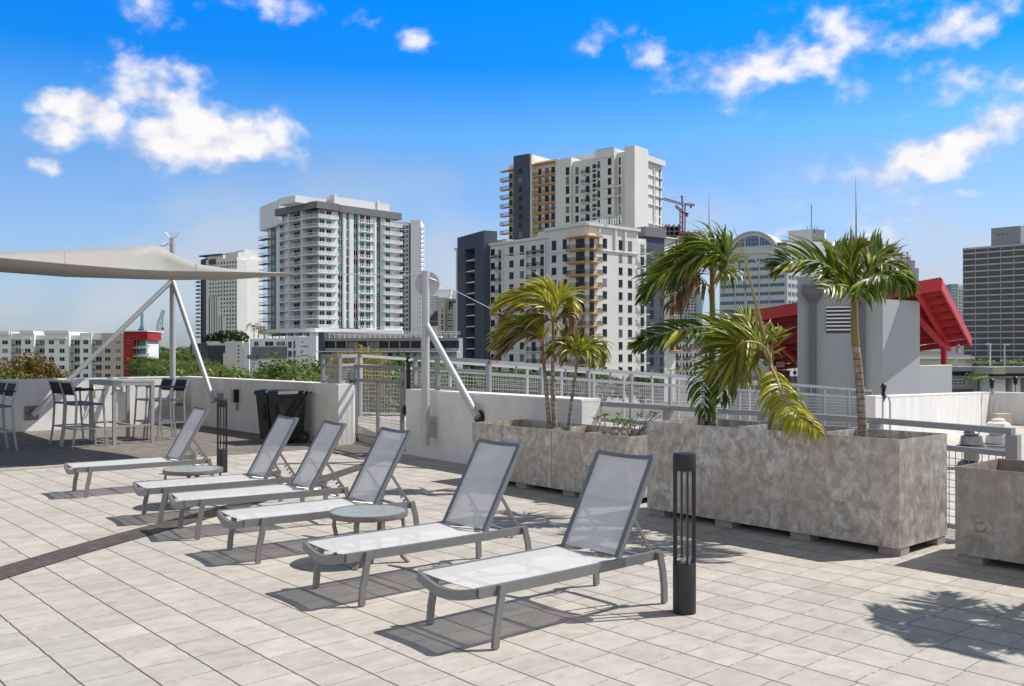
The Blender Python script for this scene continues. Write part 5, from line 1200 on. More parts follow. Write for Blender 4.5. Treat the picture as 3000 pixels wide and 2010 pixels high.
# ---- pink stepped tower behind the right palm
f = Fac(plan(2498,700), plan(2690,700)); b = Bld('stepped_tower', 'pink and lavender stepped tower mostly hidden behind the right palm crown', 'tower', f)
z_ = lambda py: ZA(py, 700)
b.pvol(2476,2498, GROUND, z_(756), -10, -2, 'lav'); b.pvol(2498,2547, GROUND, z_(720), -20, 0, 'lav'); b.pvol(2498,2547, z_(722), z_(705), -20, .4, 'maroon', 'top_block'); b.pvol(2515,2530, z_(705), z_(701), -14, -4, 'midgrey_f', 'roof_unit')
b.pvol(2547,2589, GROUND, z_(724), -20, -1, 'pink'); b.pvol(2589,2622, GROUND, z_(716), -20, 0, 'pink'); b.pvol(2622,2632, GROUND, z_(738), -20, .5, 'white_f'); b.pvol(2632,2668, GROUND, z_(752), -20, 0, 'pink'); b.pvol(2668,2680, GROUND, z_(763), -20, .5, 'pink'); b.pvol(2668,2690, GROUND, z_(786), -20, 1, 'lav')
for k in range(10):
    for c in range(7): b.win(2553+17*c, 2558+17*c, z_(740+12*k+6), z_(740+12*k), 'blueglass', 'pink', mull=0, o=.5)
b.finish()
# ---- dark glass office at the right
f = Fac(plan(2822,600), plan(3110,560)); b = Bld('office_tower', 'dark glass office tower with pale floor bands at the right edge', 'tower', f)
zt = f.z(2822,728); b.vol(0, f.L, GROUND, zt, -40, 0, 'grimglass', 'glass_wall', f=f)
b.vol(-.2, f.L, zt-1.0, zt+.2, -40, .5, 'band_g', 'parapet', f=f)
for k in range(19): z = zt-4.0-3.93*k; b.vol(-.15, f.L, z, z+.85, -.1, .35, 'band_g', 'spandrel', f=f)
for k in range(8): q = f.L*k/7.5; b.vol(q-.15, q+.15, GROUND, zt, 0, .5, 'band_g', 'mullion', f=f)
b.vol(f.s(2899), f.s(2985), zt, f.z(2940,664), -20, -3, 'grey_f', 'roof_house', f=f); b.vol(f.s(2985), f.s(3060), zt, f.z(2940,664), -20, -3.2, 'white_f', 'roof_house', f=f)
for k in range(3): b.vol(f.s(2919+12*k), f.s(2924+12*k), f.z(2940,686), f.z(2940,683), -3, -2.8, 'frame_d', 'vent_hole', f=f)
b.finish()
f = Fac(plan(2786,800), plan(2824,800)); b = Bld('apartment_tower', 'slender pale teal tower squeezed beside the dark glass office tower', 'tower', f)
z_ = lambda py: ZA(py, 800); b.pvol(2786,2808, GROUND, z_(832), -20, 0, mat('teal facade', (.22,.38,.42), .5)); b.pvol(2806,2826, GROUND, z_(836), -20, .4, 'white_f')
for k in range(14):
    for c in range(3): b.win(2809+5*c, 2811.5+5*c, z_(855+9*k), z_(849+9*k), 'dark', 'white_f', o=.4, mull=0)
    b.pvol(2786,2806, z_(846+9*k), z_(844.5+9*k), 0, .4, 'white_f', 'spandrel')
b.finish()
f = Fac(plan(2766,330), plan(2822,330)); b = Bld('office_building', 'lavender and pink low block below the tip of the red canopy', 'building', f)
z_ = lambda py: ZA(py, 330); b.pvol(2766,2806, GROUND, z_(996), -14, 0, 'lav'); b.pvol(2806,2822, GROUND, z_(994), -14, .5, 'pink'); b.finish()
f = Fac(plan(2640,300), plan(2750,300)); b = Bld('commercial_building', 'beige low building seen under the red canopy', 'building', f)
z_ = lambda py: ZA(py, 300); b.pvol(2640,2750, GROUND, z_(1019), -14, 0, 'beige_f'); b.pvol(2640,2751, z_(1029), z_(1027), 0, .5, 'white_f', 'ledge')
for c in range(6): b.win(2640+18*c, 2648+18*c, z_(1037), z_(1031), 'office', 'beige_f')
for k in range(5): b.pvol(2650+20*k, 2657+20*k, z_(1019), z_(1012), -6, -4, 'blueglass', 'roof_unit')
b.finish()
f = Fac(plan(2640,240), plan(2850,240)); b = Bld('commercial_building', 'flat roofed grey building with a white roof band behind the street lamps', 'building', f)
z_ = lambda py: ZA(py, 240); b.pvol(2640,2848, GROUND, z_(1052), -14, 0, 'office'); b.pvol(2640,2850, z_(1052), z_(1045), -14, 1, 'white_f', 'roof_band'); b.pvol(2640,2845, z_(1045), z_(1040), -14, .2, 'grey_f', 'roof'); b.pvol(2836,2856, z_(1058), z_(1054), -10, 2, 'frame_d', 'canopy'); b.finish()
f = Fac(plan(2785,150), plan(2903,150)); b = Bld('commercial_building', 'low blue grey building with small paned windows behind the potted palm', 'building', f)
z_ = lambda py: ZA(py, 150); b.pvol(2785,2902, -7, z_(1100), -8, -2, 'slate_f' if False else 'grey_f'); b.pvol(2786,2902, z_(1088), z_(1075), -8, 0, 'grey_f', 'fascia'); b.pvol(2786,2901, z_(1100), z_(1088), -8, -1.9, 'slate_f', 'recess'); b.pvol(2786,2901, z_(1106), z_(1102), -2, 0, 'grey_f', 'ledge')
b.pvol(2786,2899, z_(1140), z_(1106), -2, -.3, 'grey_f', 'lower_wall')
for px0, px1 in ((2793,2800.5), (2802,2809.5), (2817,2824), (2872,2884)): b.win(px0, px1, z_(1128), z_(1113), 'dark', 'frame_w', o=-.3, hm=1)
b.finish()
f = Fac(plan(2903,145), plan(3120,145)); b = Bld('commercial_building', 'low beige and blue grey building with an open carport at the right edge', 'building', f)
z_ = lambda py: ZA(py, 145); b.pvol(2903,2940, z_(1096), z_(1076), -8, .6, 'beige_f', 'fascia'); b.pvol(2940,3120, z_(1094), z_(1075), -8, 0, 'grey_f', 'fascia'); b.pvol(2903,3120, z_(1103), z_(1096), -8, -1, 'frame_d', 'recess'); b.pvol(2903,3120, z_(1107), z_(1103), -8, .5, 'grey_f', 'ledge')
b.pvol(2903,3120, -7, z_(1107), -8, -5, 'grey_f'); b.pvol(2921,2966, -7, z_(1110), -5, -2, 'white_f', 'garage_door'); b.pvol(2986,3010, -7, z_(1108), -5, -2, 'white_f', 'garage_door'); b.finish()
for px, pt, pb, Y, d in ((2800,1010,1075,170,1), (2901,1009,1100,150,-1), (2943,1010,1100,160,1)):
    t = thing('street_lamp', {2800:'white street lamp above the flat roofed grey building, leftmost of three', 2901:'white street lamp standing left of the beige fascia, middle of three', 2943:'white street lamp right of the beige fascia, rightmost of three'}[px], 'street lamp', (D(px,pb,Y).x,Y,-8), 0, 'white street lamps')
    mb = MB(); mb.tube([(0,0,0), (0,0,ZA(pt,Y)+8)], .12, 8); mb.build('pole', M['lamp'], t); mb = MB(); h = ZA(pt,Y)+8; mb.bar((-.1*d,0,h), (.7*d,-.1,h+.05), .5, .3); mb.build('lamp_head', M['lamp'], t)

# ================================================================= stair core with the red canopy
f = Fac((9.60,31.0), (12.07,30.0)); f2 = Fac((12.07,30.0), (13.90,31.4))
b = Bld('stair_core', 'pale grey stair tower with a louvred vent and two rain ducts, under the red canopy', 'stair tower', f)
zt = 4.22
b.root.location.z = -3
b.vol(0, f.L, -3, zt, -1.9, 0, 'core', f=f); b.vol(0.01, f2.L, -3, 3.42, -1.0, -.005, 'core', 'side_wall', f=f2)
for k in range(7): b.vol(f.s(2421), f.s(2492), f.z(2456,902+11*k), f.z(2456,902+11*k)+.045, .0, .09, 'white_f', 'louvre', f=f)
b.vol(f.s(2421), f.s(2492), f.z(2456,976), f.z(2456,897), 0, .02, 'frame_d', 'vent_opening', f=f)
for px0, px1, tp in ((2352,2412,.0), (2498,2552,.0)):
    mb = MB(); s0 = f.s(px0); s1 = f.s(px1); cm = (s0+s1)/2; zc = f.z(2380,836); zm = f.z(2380,862); zn = f.z(2380,890); w = .11
    f.box(mb, s0, s1, zm, zc, 0, .42)
    Pb = f.pts(cm-w, cm+w, zn, zn, 0, .22)[:4]; Pt = f.pts(s0, s1, zm, zm, 0, .42)[:4]; mb.hexa(Pb+Pt); f.box(mb, cm-w, cm+w, -3, zn, 0, .22)
    mb.build('rain_duct', M['duct'], b.root, world=True)
b.finish()
# canopy: corners from the front high edge to the low back edge
A_ = Vector((14.1,30.3,4.12)); B_ = Vector((8.05,34.56,3.06)); DV = Vector((.574,.819,0))*5.97+Vector((0,0,-1.9))
A2 = A_+DV; B2 = B_+DV; nrm = Vector((-.574,-.819,0))
t = thing('red_canopy', 'red corrugated steel canopy on a red post behind the stair tower', 'canopy', (14.9,32.0,1.2))
mb = MB(); n = 170
vs = []
for k in range(n+1):
    q = k/n; o = .016 if k % 2 else -.016; p = B_.lerp(A_, q)+UP*(.03+o); r = B2.lerp(A2, q)+UP*(.03+o); vs += [p, r]
mb.add(vs, [(2*k, 2*k+1, 2*k+3, 2*k+2) for k in range(n)]); mb.build('roof_sheet', M['redsteel'], t, world=True)
mb = MB(); mb.bar(B_-UP*.20+nrm*.02, A_-UP*.20+nrm*.02, .05, .40); mb.bar(A_-UP*.17, A2-UP*.17, .06, .34); mb.bar(B2-UP*.12, A2-UP*.12, .05, .22); mb.bar(B_-UP*.17, B2-UP*.17, .06, .34); mb.build('fascia', M['redsteel'], t, world=True)
for k in range(1,8):
    a = B_.lerp(B2, k/8.0)-UP*.14; c = A_.lerp(A2, k/8.0)-UP*.14; mb = MB(); mb.bar(a, c, .07, .22); mb.build('purlin', M['redsteel'], t, world=True)
for q in (.10, .34, .62, .86):
    a = A_.lerp(B_, q)-UP*.28; c = A2.lerp(B2, q)-UP*.28; mb = MB(); mb.bar(a+DV*-.0, c, .12, .24); mb.build('rafter', M['redsteel'], t, world=True)
pc = A_.lerp(B_, .10)+DV*.80
mb = MB(); mb.bar((pc.x,pc.y,1.1), (pc.x,pc.y,pc.z-.3), .17, .17, up=U); mb.bar((pc.x,pc.y,1.9), A_.lerp(B_, .16)+DV*.15-UP*.45, .12, .2); mb.build('post', M['redsteel'], t, world=True)
for q, w in ((.05,.93), (.24,.6)):
    p = A_.lerp(B_, q)+DV*w-UP*.30; mb = MB(); mb.tube([p, p-UP*.12], .05, 8); mb.lathe((p.x,p.y,p.z-.36), [(0,0), (.09,.03), (.09,.2), (.05,.25), (0,.26)], 12); mb.build('lamp', M['lightpipe'], t, world=True)
# lower wall right of the core, wall chain of the lower terrace
wall('roof_wall', 'grey wall carrying the red post, right of the stair tower', (13.85,31.45), (15.85,33.2), 1.23, 1.6, 1, z0=-3, m='core', cat='wall')
wall('roof_wall', 'low grey wall behind the stair tower door with a curved planter top', (8.4,38.5), (12.6,38.5), -.55, .3, 1, z0=-3.5, m='core', cat='wall')
wall('terrace_wall', 'long sunlit white wall of the lower terrace at the right', (7.06,17.9), (14.2,27.4), .82, .28, 1, z0=-2, cat='wall', z2=.50)
wall('terrace_wall', 'shaded white wall of the lower terrace meeting the sunlit one at the right edge', (14.2,27.4), (18.4,23.0), .50, .28, 1, z0=-2, cat='wall')
wall('terrace_wall', 'far white terrace wall with a path light on it, near the right edge', (17.5,33.5), (22,30.5), .20, .3, 1, z0=-3, cat='wall')
wall('terrace_wall', 'thin far white wall behind the sunlit terrace wall', (16.0,40), (24.5,37.5), -.30, .3, 1, z0=-3, cat='wall')
# exit door building below the canopy
f = Fac((8.6,37.5), (11.9,36.8)); b = Bld('door_wall', 'grey wall with a brown door under the red canopy', 'wall', f); b.root.location.z = -3.5
b.vol(0, f.L, -3.4, .72, -.4, 0, 'core', f=f)
b.vol(f.s(2268), f.s(2314), -3.4, f.z(2290,1087), 0, .05, 'wood', 'door', f=f); b.vol(f.s(2274), f.s(2290), -3.0, f.z(2290,1094), .05, .07, 'dark', 'door_glass', f=f); b.vol(f.s(2265), f.s(2318), f.z(2290,1087), f.z(2290,1085), 0, .12, 'wood', 'door_frame', f=f); b.finish()
p = f.a+f.u*f.s(2285)+f.n*.06; zq = f.z(2285,1068)
t = thing('exit_sign', 'beige sign with red EXIT lettering above the brown door', 'exit sign', (p.x,p.y,zq), math.atan2(f.u.y,f.u.x))
mb = MB(); mb.box((0,-.03,0), (.30,.05,.20)); mb.build('sign_box', M['beige_f'], t); text_mesh('lettering', 'EXIT', .15, mat('exit red', (.45,.02,.02), .6), t, (0,-.06,0), (R(90),0,0), .004)
p = f.a+f.u*f.s(2328)+f.n*.1; t = thing('fire_alarm', 'small dark red alarm box on a pole beside the stair tower', 'alarm box', (p.x,p.y,f.z(2328,1092)))
mb = MB(); mb.box((0,0,0), (.12,.1,.12)); mb.build('alarm_box', M['maroon'], t); mb = MB(); mb.bar((0,0,-3), (0,0,.7), .03, .03, up=U); mb.build('pole', M['frame_d'], t)
# path lights on the walls
def path_light(px, pt, pb, Y, lab, loop):
    t = thing('path_light', lab, 'path light', tuple(D(px,pb,Y)), 0, 'black mushroom path lights'); h = ZA(pt,Y)-ZA(pb,Y); r = .5*17/F*Y
    mb = MB(); mb.tube([(0,0,0), (0,0,h-.25)], .015, 6); mb.build('stem', M['black'], t)
    mb = MB(); mb.lathe((0,0,h), [(0,0), (r*.6,-.02), (r,-.07), (r*1.02,-.10), (r*.5,-.10)], 16)
    for k in range(3): mb.lathe((0,0,h-.13-.05*k), [(r*.35,.03), (r*.9,.0), (r*.9,-.012), (r*.35,-.015)], 16)
    mb.lathe((0,0,h-.30), [(0,0), (r*.5,.0), (r*.5,.16), (0,.2)], 12); mb.build('lamp_head', M['black'], t, smooth=True)
    if loop:
        mb = MB(); mb.tube([(.12,0,-.9), (.12,0,-.0), (.09,0,.10), (.05,0,.12), (.0,0,.02)], .018, 8); mb.tube([(-.02,0,-.9), (-.02,0,.12)], .018, 8); mb.build('conduit', M['lightpipe'], t, smooth=True)
path_light(2589, 1122, 1178, 17.5, 'black path light at the left end of the sunlit terrace wall', True)
path_light(2906, 1108, 1160, 26.5, 'black path light on the corner of the sunlit terrace wall', True)
path_light(2975, 1102, 1148, 32.0, 'black path light nearest the right edge on the far white wall', False)
# roof vents on the lower terrace
def roof_vent(px, py, Y, lab, r, cap, m='vent'):
    p = D(px, py, Y); t = thing('roof_vent', lab, 'roof vent', (p.x,p.y,-.42))
    h = ZA(cap,Y)+.42
    mb = MB(); mb.lathe((0,0,0), [(r*1.25,0), (r*1.1,.10), (r*.62,.16), (r*.62,h-.30)], 8); mb.build('vent_base', M[m], t)
    mb = MB(); mb.lathe((0,0,h-.30), [(r*1.15,0), (r*1.15,.03), (r*.75,.04), (r*.70,.03), (r*.92,.05), (r*.80,.20), (r*.55,.21), (r*.62,.26), (r*.45,.30), (0,.30)], 12); mb.build('vent_cap', M[m], t)
roof_vent(2846, 1365, 16.6, 'silver roof vent on the lower terrace, nearest to the guard rail', .22, 1261)
roof_vent(2920, 1300, 19.5, 'dull silver roof vent behind the nearest one, beside the end post', .25, 1263, 'alu2')
roof_vent(2925, 1250, 26.0, 'low beige roof vent at the foot of the sunlit terrace wall', .28, 1226, 'cream')
p = D(2935,1225,26.4); t = thing('equipment_box', 'small beige box behind the low beige vent', 'box', (p.x,p.y,-.42))
mb = MB(); mb.box((0,0,.16), (.4,.3,.32)); mb.box((0,0,.33), (.44,.34,.03)); mb.build('box_body', M['beige_f'], t)
# ================================================================= PLANTS
rg = random.Random(11)
def smooth_path(P, n):
    # Catmull-Rom through P
    P = [Vector(p) for p in P]; Q = [P[0]*2-P[1]]+P+[P[-1]*2-P[-2]]; out = []
    segs = len(P)-1
    for k in range(n+1):
        t = k/n*segs; i = min(int(t), segs-1); t -= i; a, b, c, d = Q[i:i+4]
        out.append(.5*((2*b)+(c-a)*t+(2*a-5*b+4*c-d)*t*t+(3*b-a-3*c+d)*t*t*t))
    return out
def leaflet(mb, p, d, L_, w, wind, droop, dead, yel, nseg=6, roll=None):
    pts = [p.copy()]; dirs = []; d = d.normalized(); st = L_/nseg
    for k in range(nseg):
        f = (k+1)/nseg
        d = (d+wind*(.20*f)+Vector((0,0,-1))*(droop*.36*f)).normalized()
        pts.append(pts[-1]+d*st); dirs.append(d)
    dirs.append(d)
    ref = roll if roll is not None else Vector((rg.uniform(-.4,.4), rg.uniform(-.8,.2), 1)).normalized()
    prof = (.35, .85, 1.0, .92, .70, .38, .04) if nseg == 6 else None
    o = len(mb.v)
    for k, q in enumerate(pts):
        s = dirs[k].cross(ref)
        if s.length < .05: s = dirs[k].cross(Vector((1,0,0)))
        s.normalize(); nrm = s.cross(dirs[k]); ww = w*prof[k]
        mb.v += [tuple(q-s*ww/2+nrm*ww*.16), tuple(q-nrm*ww*.05), tuple(q+s*ww/2+nrm*ww*.16)]
        for _ in range(3): mb.c.append((k/nseg, dead, yel, 1))
    for k in range(nseg):
        a = o+3*k
        for j in (0,1): mb.f.append((a+j, a+j+1, a+j+4, a+j+3)); mb.m.append(0)
def frond(parent, P, n=34, L_=.42, w=.034, wind=(-.9,-.1,-.1), droop=.9, dead=.0, yel=.0, start=.12, spread=1.0, sides=(1,-1), lift=.1, r0=.013, up=Vector((0,-.8,.6)), tipk=.35, fk=1.0, label=None, jit=.25):
    wv = Vector(wind); R_ = smooth_path(P, 40); mb = MB(); mb.c = []
    for i in range(n):
        q = start+(1-start)*(i+.5)/n; x = q*40; k = min(int(x), 39); p = R_[k].lerp(R_[k+1], x-k)
        t = (R_[k+1]-R_[k]).normalized(); side = t.cross(up)
        if side.length < .05: side = Vector((1,0,0))
        side.normalize()
        env = math.sin(math.pi*min(1, (q-start)/(1-start)*.80+.16))**.6
        for s in sides:
            fwd = (.35+.9*(q**2))*fk
            d = side*s*spread+t*fwd+UP*(lift+rg.uniform(-jit,jit))+Vector((rg.uniform(-jit,jit),rg.uniform(-jit,jit),0))
            l = L_*1.08*env*rg.uniform(.75,1.15)*(1-tipk*(q**4))
            dd = dead+(rg.uniform(.3,.9) if rg.random() < .06 else 0)
            leaflet(mb, p, d, l, w*1.12*rg.uniform(.75,1.2), wv*rg.uniform(.6,1.3), droop*rg.uniform(.6,1.3), dd, yel)
    fo = mb.build('frond', M['palm'], parent, world=True)
    if label: fo['label'] = label
    mr = MB(); nn = 40; mr.tube(R_[::2], [r0*(1-.85*k/20) for k in range(21)], 6); mr.build('stem', M['rachis'], parent=fo) if False else None
    l = parent.location
    mr.v = [(a-l[0], b-l[1], c-l[2]) for a, b, c in mr.v]; mr.build('frond_stem', M['rachis'], fo, smooth=True)
    return fo
def palm_root(label, base): 
    return thing('palm_tree', label, 'palm tree', tuple(base), 0, 'windblown palms in the metal planters')
def spear(parent, P, r=.012, m='rachis', name='spear_leaf'):
    Q = smooth_path(P, 14); mb = MB(); mb.tube(Q, [r*(1-k/14.6) for k in range(15)], 7); return mb.build(name, M[m], parent, world=True, smooth=True)
def PX(Y): return lambda x, y, dy=0.0: D(x, y, Y+dy)

# --- right palm, ringed trunk in the right compartment
Y0 = 8.25; q = PX(Y0); base = D(2528, 1300, Y0)
t = palm_root('tallest right palm with a single ringed trunk in the right compartment of the big planter', base)
tr = smooth_path([D(2529,1310,Y0), D(2523,1180,Y0), D(2513,1060,Y0), D(2507,1010,Y0)], 16); mb = MB(); mb.tube(tr, [.041-.010*k/16 for k in range(17)], 16); mb.build('trunk', M['trunk'], t, world=True, smooth=True)
mb = MB(); mb.tube(smooth_path([D(2507,1012,Y0), D(2504,960,Y0), D(2503,900,Y0), D(2505,868,Y0)], 10), [.036-.012*k/10 for k in range(11)], 14); mb.build('crownshaft', M['crownshaft'], t, world=True, smooth=True)
c = q(2505,885)
frond(t, [c, q(2478,830,-.05), q(2440,790,-.1), q(2385,765,-.2), q(2310,768,-.3), q(2262,792,-.35)], 50, .36, .036, (-1.2,-.1,.12), .45, lift=.3, spread=.8)
frond(t, [c, q(2470,835,.1), q(2430,800,.2), q(2370,780,.35), q(2320,790,.45)], 26, .30, .032, (-.9,.1,.2), .3, lift=.25, spread=.7)
frond(t, [c, q(2525,830,-.1), q(2560,785,-.2), q(2600,775,-.3), q(2645,800,-.35), q(2668,850,-.35)], 50, .32, .030, (.35,-.2,-.7), 1.9, lift=0)
frond(t, [c, q(2520,820,.1), q(2548,765,.2), q(2590,745,.3), q(2640,765,.35)], 26, .32, .032, (.5,.1,.5), .0, lift=.45, spread=.6)
frond(t, [c, q(2500,820,-.1), q(2492,775,-.15), q(2500,740,-.2), q(2530,720,-.25)], 26, .27, .026, (.0,-.1,.5), .1, lift=.7, yel=.15)
frond(t, [c, q(2522,840,-.2), q(2560,810,-.4), q(2610,812,-.55), q(2650,850,-.6)], 36, .30, .028, (-.2,-.2,-.5), 1.5, lift=.0, dead=.05)
frond(t, [c, q(2495,830,.2), q(2475,775,.3), q(2455,735,.4), q(2440,720,.5)], 22, .28, .028, (-.2,.1,.6), .0, lift=.6)
frond(t, [c, q(2490,845,-.2), q(2455,835,-.3), q(2415,850,-.4)], 12, .26, .026, (-1.0,0,.05), .25, lift=.1)
spear(t, [q(2508,880), q(2508,740), q(2508,620), q(2506,516)], .013, 'crownshaft'); spear(t, [q(2503,860), q(2499,740), q(2494,640)], .006)

# --- leaning palm in the middle compartment
Y0 = 8.95; q = PX(Y0); base = D(2258,1262,Y0)
t = palm_root('leaning middle palm with a curled frond and one falling over the planter edge', base)
mb = MB(); mb.tube(smooth_path([D(2262,1275,Y0), D(2268,1190,Y0), D(2270,1130,Y0), D(2262,1075,Y0)], 10), [.05-.018*k/10 for k in range(11)], 14); mb.build('trunk', M['trunk'], t, world=True, smooth=True)
mb = MB(); mb.tube(smooth_path([D(2268,1135,Y0), D(2262,1085,Y0), D(2250,1040,Y0)], 6), [.032-.003*k for k in range(7)], 12); mb.build('crownshaft', M['crownshaft'], t, world=True, smooth=True)
c = q(2256,1068)
frond(t, [c, q(2238,1010,.1), q(2200,965,.2), q(2124,958,.25), q(2040,962,.2), q(1960,975,.15), q(1895,995,.1), q(1860,1020,.1)], 60, .34, .042, (-1.2,-.1,-.15), .55, lift=-.05, r0=.015, spread=.8, start=.14)
frond(t, [c, q(2252,1040,-.15), q(2232,1012,-.25), q(2200,1001,-.32), q(2170,1006,-.35), q(2157,1022,-.35), q(2163,1040,-.33), q(2180,1050,-.3)], 60, .46, .034, (-.7,-.3,-.1), .65, lift=.05, r0=.017, start=.3, yel=.3, sides=(1,-1), jit=.12, tipk=.1)
frond(t, [c, q(2225,1010,-.1), q(2185,985,-.15), q(2140,1000,-.2), q(2105,1050,-.22), q(2090,1110,-.2)], 46, .40, .034, (-.9,-.2,-.1), .7, lift=.1, tipk=.2, yel=.2)
frond(t, [c, q(2276,1110,-.35), q(2300,1172,-.75), q(2338,1218,-1.05), q(2398,1262,-1.2)], 50, .36, .030, (-.35,-.1,-.55), 1.35, lift=-.1, yel=.75, r0=.014, dead=.08)
frond(t, [c, q(2225,1040,.15), q(2170,1060,.25), q(2130,1110,.3), q(2110,1180,.3)], 34, .34, .032, (-.5,0,-.3), 1.2)
frond(t, [c, q(2262,1020,.1), q(2275,985,.15), q(2292,965,.2)], 7, .20, .036, (.3,0,.2), .1, lift=.3, yel=.4)
frond(t, [c, q(2230,1000,.2), q(2205,950,.3), q(2180,925,.35), q(2150,925,.4)], 18, .22, .03, (-.5,0,.2), .3, lift=.4, yel=.25)
spear(t, [q(2258,1070), q(2232,960), q(2205,850), q(2180,750), q(2147,660)], .027, 'rachis')

# --- left palm of the big planter
Y0 = 9.6; q = PX(Y0); base = D(2088,1240,Y0)
t = palm_root('tall palm in the left compartment, whole crown blown to the left', base)
mb = MB(); mb.tube(smooth_path([D(2090,1262,Y0), D(2088,1120,Y0), D(2087,1010,Y0), D(2088,930,Y0)], 14), [.044-.012*k/14 for k in range(15)], 14); mb.build('trunk', M['trunk'], t, world=True, smooth=True)
mb = MB(); mb.tube(smooth_path([D(2088,945,Y0), D(2087,880,Y0), D(2086,820,Y0), D(2084,770,Y0)], 8), [.034-.002*k for k in range(9)], 12); mb.build('crownshaft', M['crownshaft'], t, world=True, smooth=True)
c = q(2086,840)
frond(t, [c, q(2100,770,-.05), q(2088,740,-.1), q(2040,745,-.15), q(1985,775,-.2), q(1925,820,-.25), q(1880,880,-.3)], 54, .46, .034, (-1.0,-.1,-.2), 1.0, lift=.1, r0=.015, fk=1.6, spread=.7)
frond(t, [c, q(2112,790,.1), q(2122,755,.1), q(2095,728,.1), q(2030,728,.05), q(1970,750,.0), q(1915,785,0)], 50, .40, .034, (-1.3,0,-.25), .8, lift=.1, fk=1.8, spread=.6, yel=.15)
frond(t, [c, q(2115,800,-.2), q(2130,770,-.3), q(2112,742,-.35), q(2065,740,-.35), q(2010,775,-.35), q(1970,840,-.35)], 50, .42, .034, (-1.0,-.2,-.5), 1.3, lift=0, fk=1.4, spread=.6)
frond(t, [c, q(2080,790,.2), q(2050,765,.3), q(1990,770,.35), q(1930,800,.4), q(1880,850,.4)], 40, .42, .034, (-1.0,0,-.25), 1.0)
frond(t, [c, q(2060,830,-.1), q(2020,830,-.1), q(1985,860,-.1), q(1965,905,-.1)], 30, .34, .030, (-.5,0,-.6), 1.6, dead=.9, label='dead brown frond')
frond(t, [c, q(2090,760,0), q(2075,715,.05), q(2045,700,.1), q(2010,705,.1)], 22, .24, .028, (-1.2,0,0), .4, lift=.15, fk=1.8, spread=.5, yel=.2)
frond(t, [q(2084,1090), q(2074,1080,-.1), q(2060,1115,-.2), q(2060,1180,-.25), q(2075,1245,-.25)], 30, .26, .034, (-.2,-.1,-.6), 1.3, lift=0, start=.1, label='old frond hanging down along the trunk')
spear(t, [q(2085,800), q(2079,700), q(2077,620), q(2078,556)], .010, 'crownshaft')

def frond3(*a, **k):
    k.setdefault("spread", .5); a = list(a); a[3] *= 1.08; a[4] *= 1.3; k.setdefault("fk", 2.4); k["lift"] = k.get("lift", .1)*.5; k["yel"] = min(1, k.get("yel", 0)+.4); k["dead"] = k.get("dead", 0)-.12; return frond(*a, **k)
# --- three thin palms in the left planter
Yp = 11.35
q = PX(Yp)
t = palm_root('left stem of the three thin palms, crown trailing brown fronds to the left', D(1609,1250,Yp))
mb = MB(); mb.tube(smooth_path([D(1610,1262,Yp), D(1602,1164,Yp), D(1596,1092,Yp)], 12), [.028-.007*k/12 for k in range(13)], 12); mb.build('trunk', M['trunk'], t, world=True, smooth=True)
mb = MB(); mb.tube(smooth_path([D(1596,1095,Yp), D(1591,1040,Yp), D(1589,1000,Yp)], 6), [.022-.0012*k for k in range(7)], 10); mb.build('crownshaft', mat('rusty crownshaft', (.28,.13,.04), .6, n=.4, ns=8), t, world=True, smooth=True)
c = q(1589,1015)
frond3(t, [c, q(1572,975,0), q(1535,958,-.05), q(1490,975,-.1), q(1450,1010,-.1)], 36, .40, .030, (-1.9,0,-.25), 1.0, dead=.12, yel=.3)
frond3(t, [c, q(1580,970,.1), q(1545,945,.1), q(1500,950,.1), q(1460,985,.1)], 34, .38, .030, (-1.9,0,-.15), .9, dead=.3, yel=.2)
frond3(t, [c, q(1575,985,-.1), q(1540,975,-.2), q(1495,1000,-.2), q(1460,1040,-.2)], 30, .36, .028, (-1.5,0,-.4), 1.3, dead=.75, label='withered brown frond')
frond3(t, [c, q(1590,975,-.1), q(1570,950,-.1), q(1530,945,-.1)], 18, .26, .028, (-1.3,0,.1), .3, yel=.6, lift=.3)
t = palm_root('tallest and middle stem of the three thin palms, with a yellow green crown', D(1625,1252,Yp+.1))
mb = MB(); mb.tube(smooth_path([D(1626,1265,Yp), D(1620,1150,Yp), D(1620,1050,Yp)], 12), [.032-.008*k/12 for k in range(13)], 12); mb.build('trunk', M['trunk'], t, world=True, smooth=True)
mb = MB(); mb.tube(smooth_path([D(1620,1052,Yp), D(1621,985,Yp), D(1620,925,Yp)], 6), [.023-.0012*k for k in range(7)], 10); mb.build('crownshaft', M['crownshaft'], t, world=True, smooth=True)
c = q(1620,945)
frond3(t, [c, q(1612,895,0), q(1585,868,0), q(1540,862,0), q(1490,875,0), q(1462,900,0)], 38, .40, .030, (-1.9,0,-.05), .8, yel=.65, dead=.05)
frond3(t, [c, q(1608,905,-.1), q(1570,888,-.15), q(1520,895,-.2), q(1475,925,-.2)], 34, .36, .028, (-1.9,0,-.2), 1.0, dead=.45, yel=.4)
frond3(t, [c, q(1622,890,.1), q(1612,855,.1), q(1585,845,.1), q(1545,850,.1)], 26, .30, .030, (-1.3,0,.15), .3, yel=.9, lift=.4)
frond3(t, [c, q(1636,895,-.1), q(1652,875,-.15), q(1662,882,-.15), q(1655,905,-.15)], 26, .28, .030, (-.3,-.1,-.1), .8, yel=.7, lift=.2)
frond3(t, [c, q(1640,925,-.15), q(1665,922,-.2), q(1668,945,-.2), q(1650,970,-.2)], 26, .24, .024, (-.6,0,-.5), 1.4, dead=.95, label='dead brown frond')
frond3(t, [c, q(1600,930,-.1), q(1560,930,-.15), q(1525,955,-.2)], 24, .30, .028, (-1.5,0,-.4), 1.2, dead=.35)
frond3(t, [c, q(1640,960,.1), q(1655,985,.1), q(1662,1020,.1)], 18, .24, .028, (-.2,0,-.4), 1.2, yel=.3)
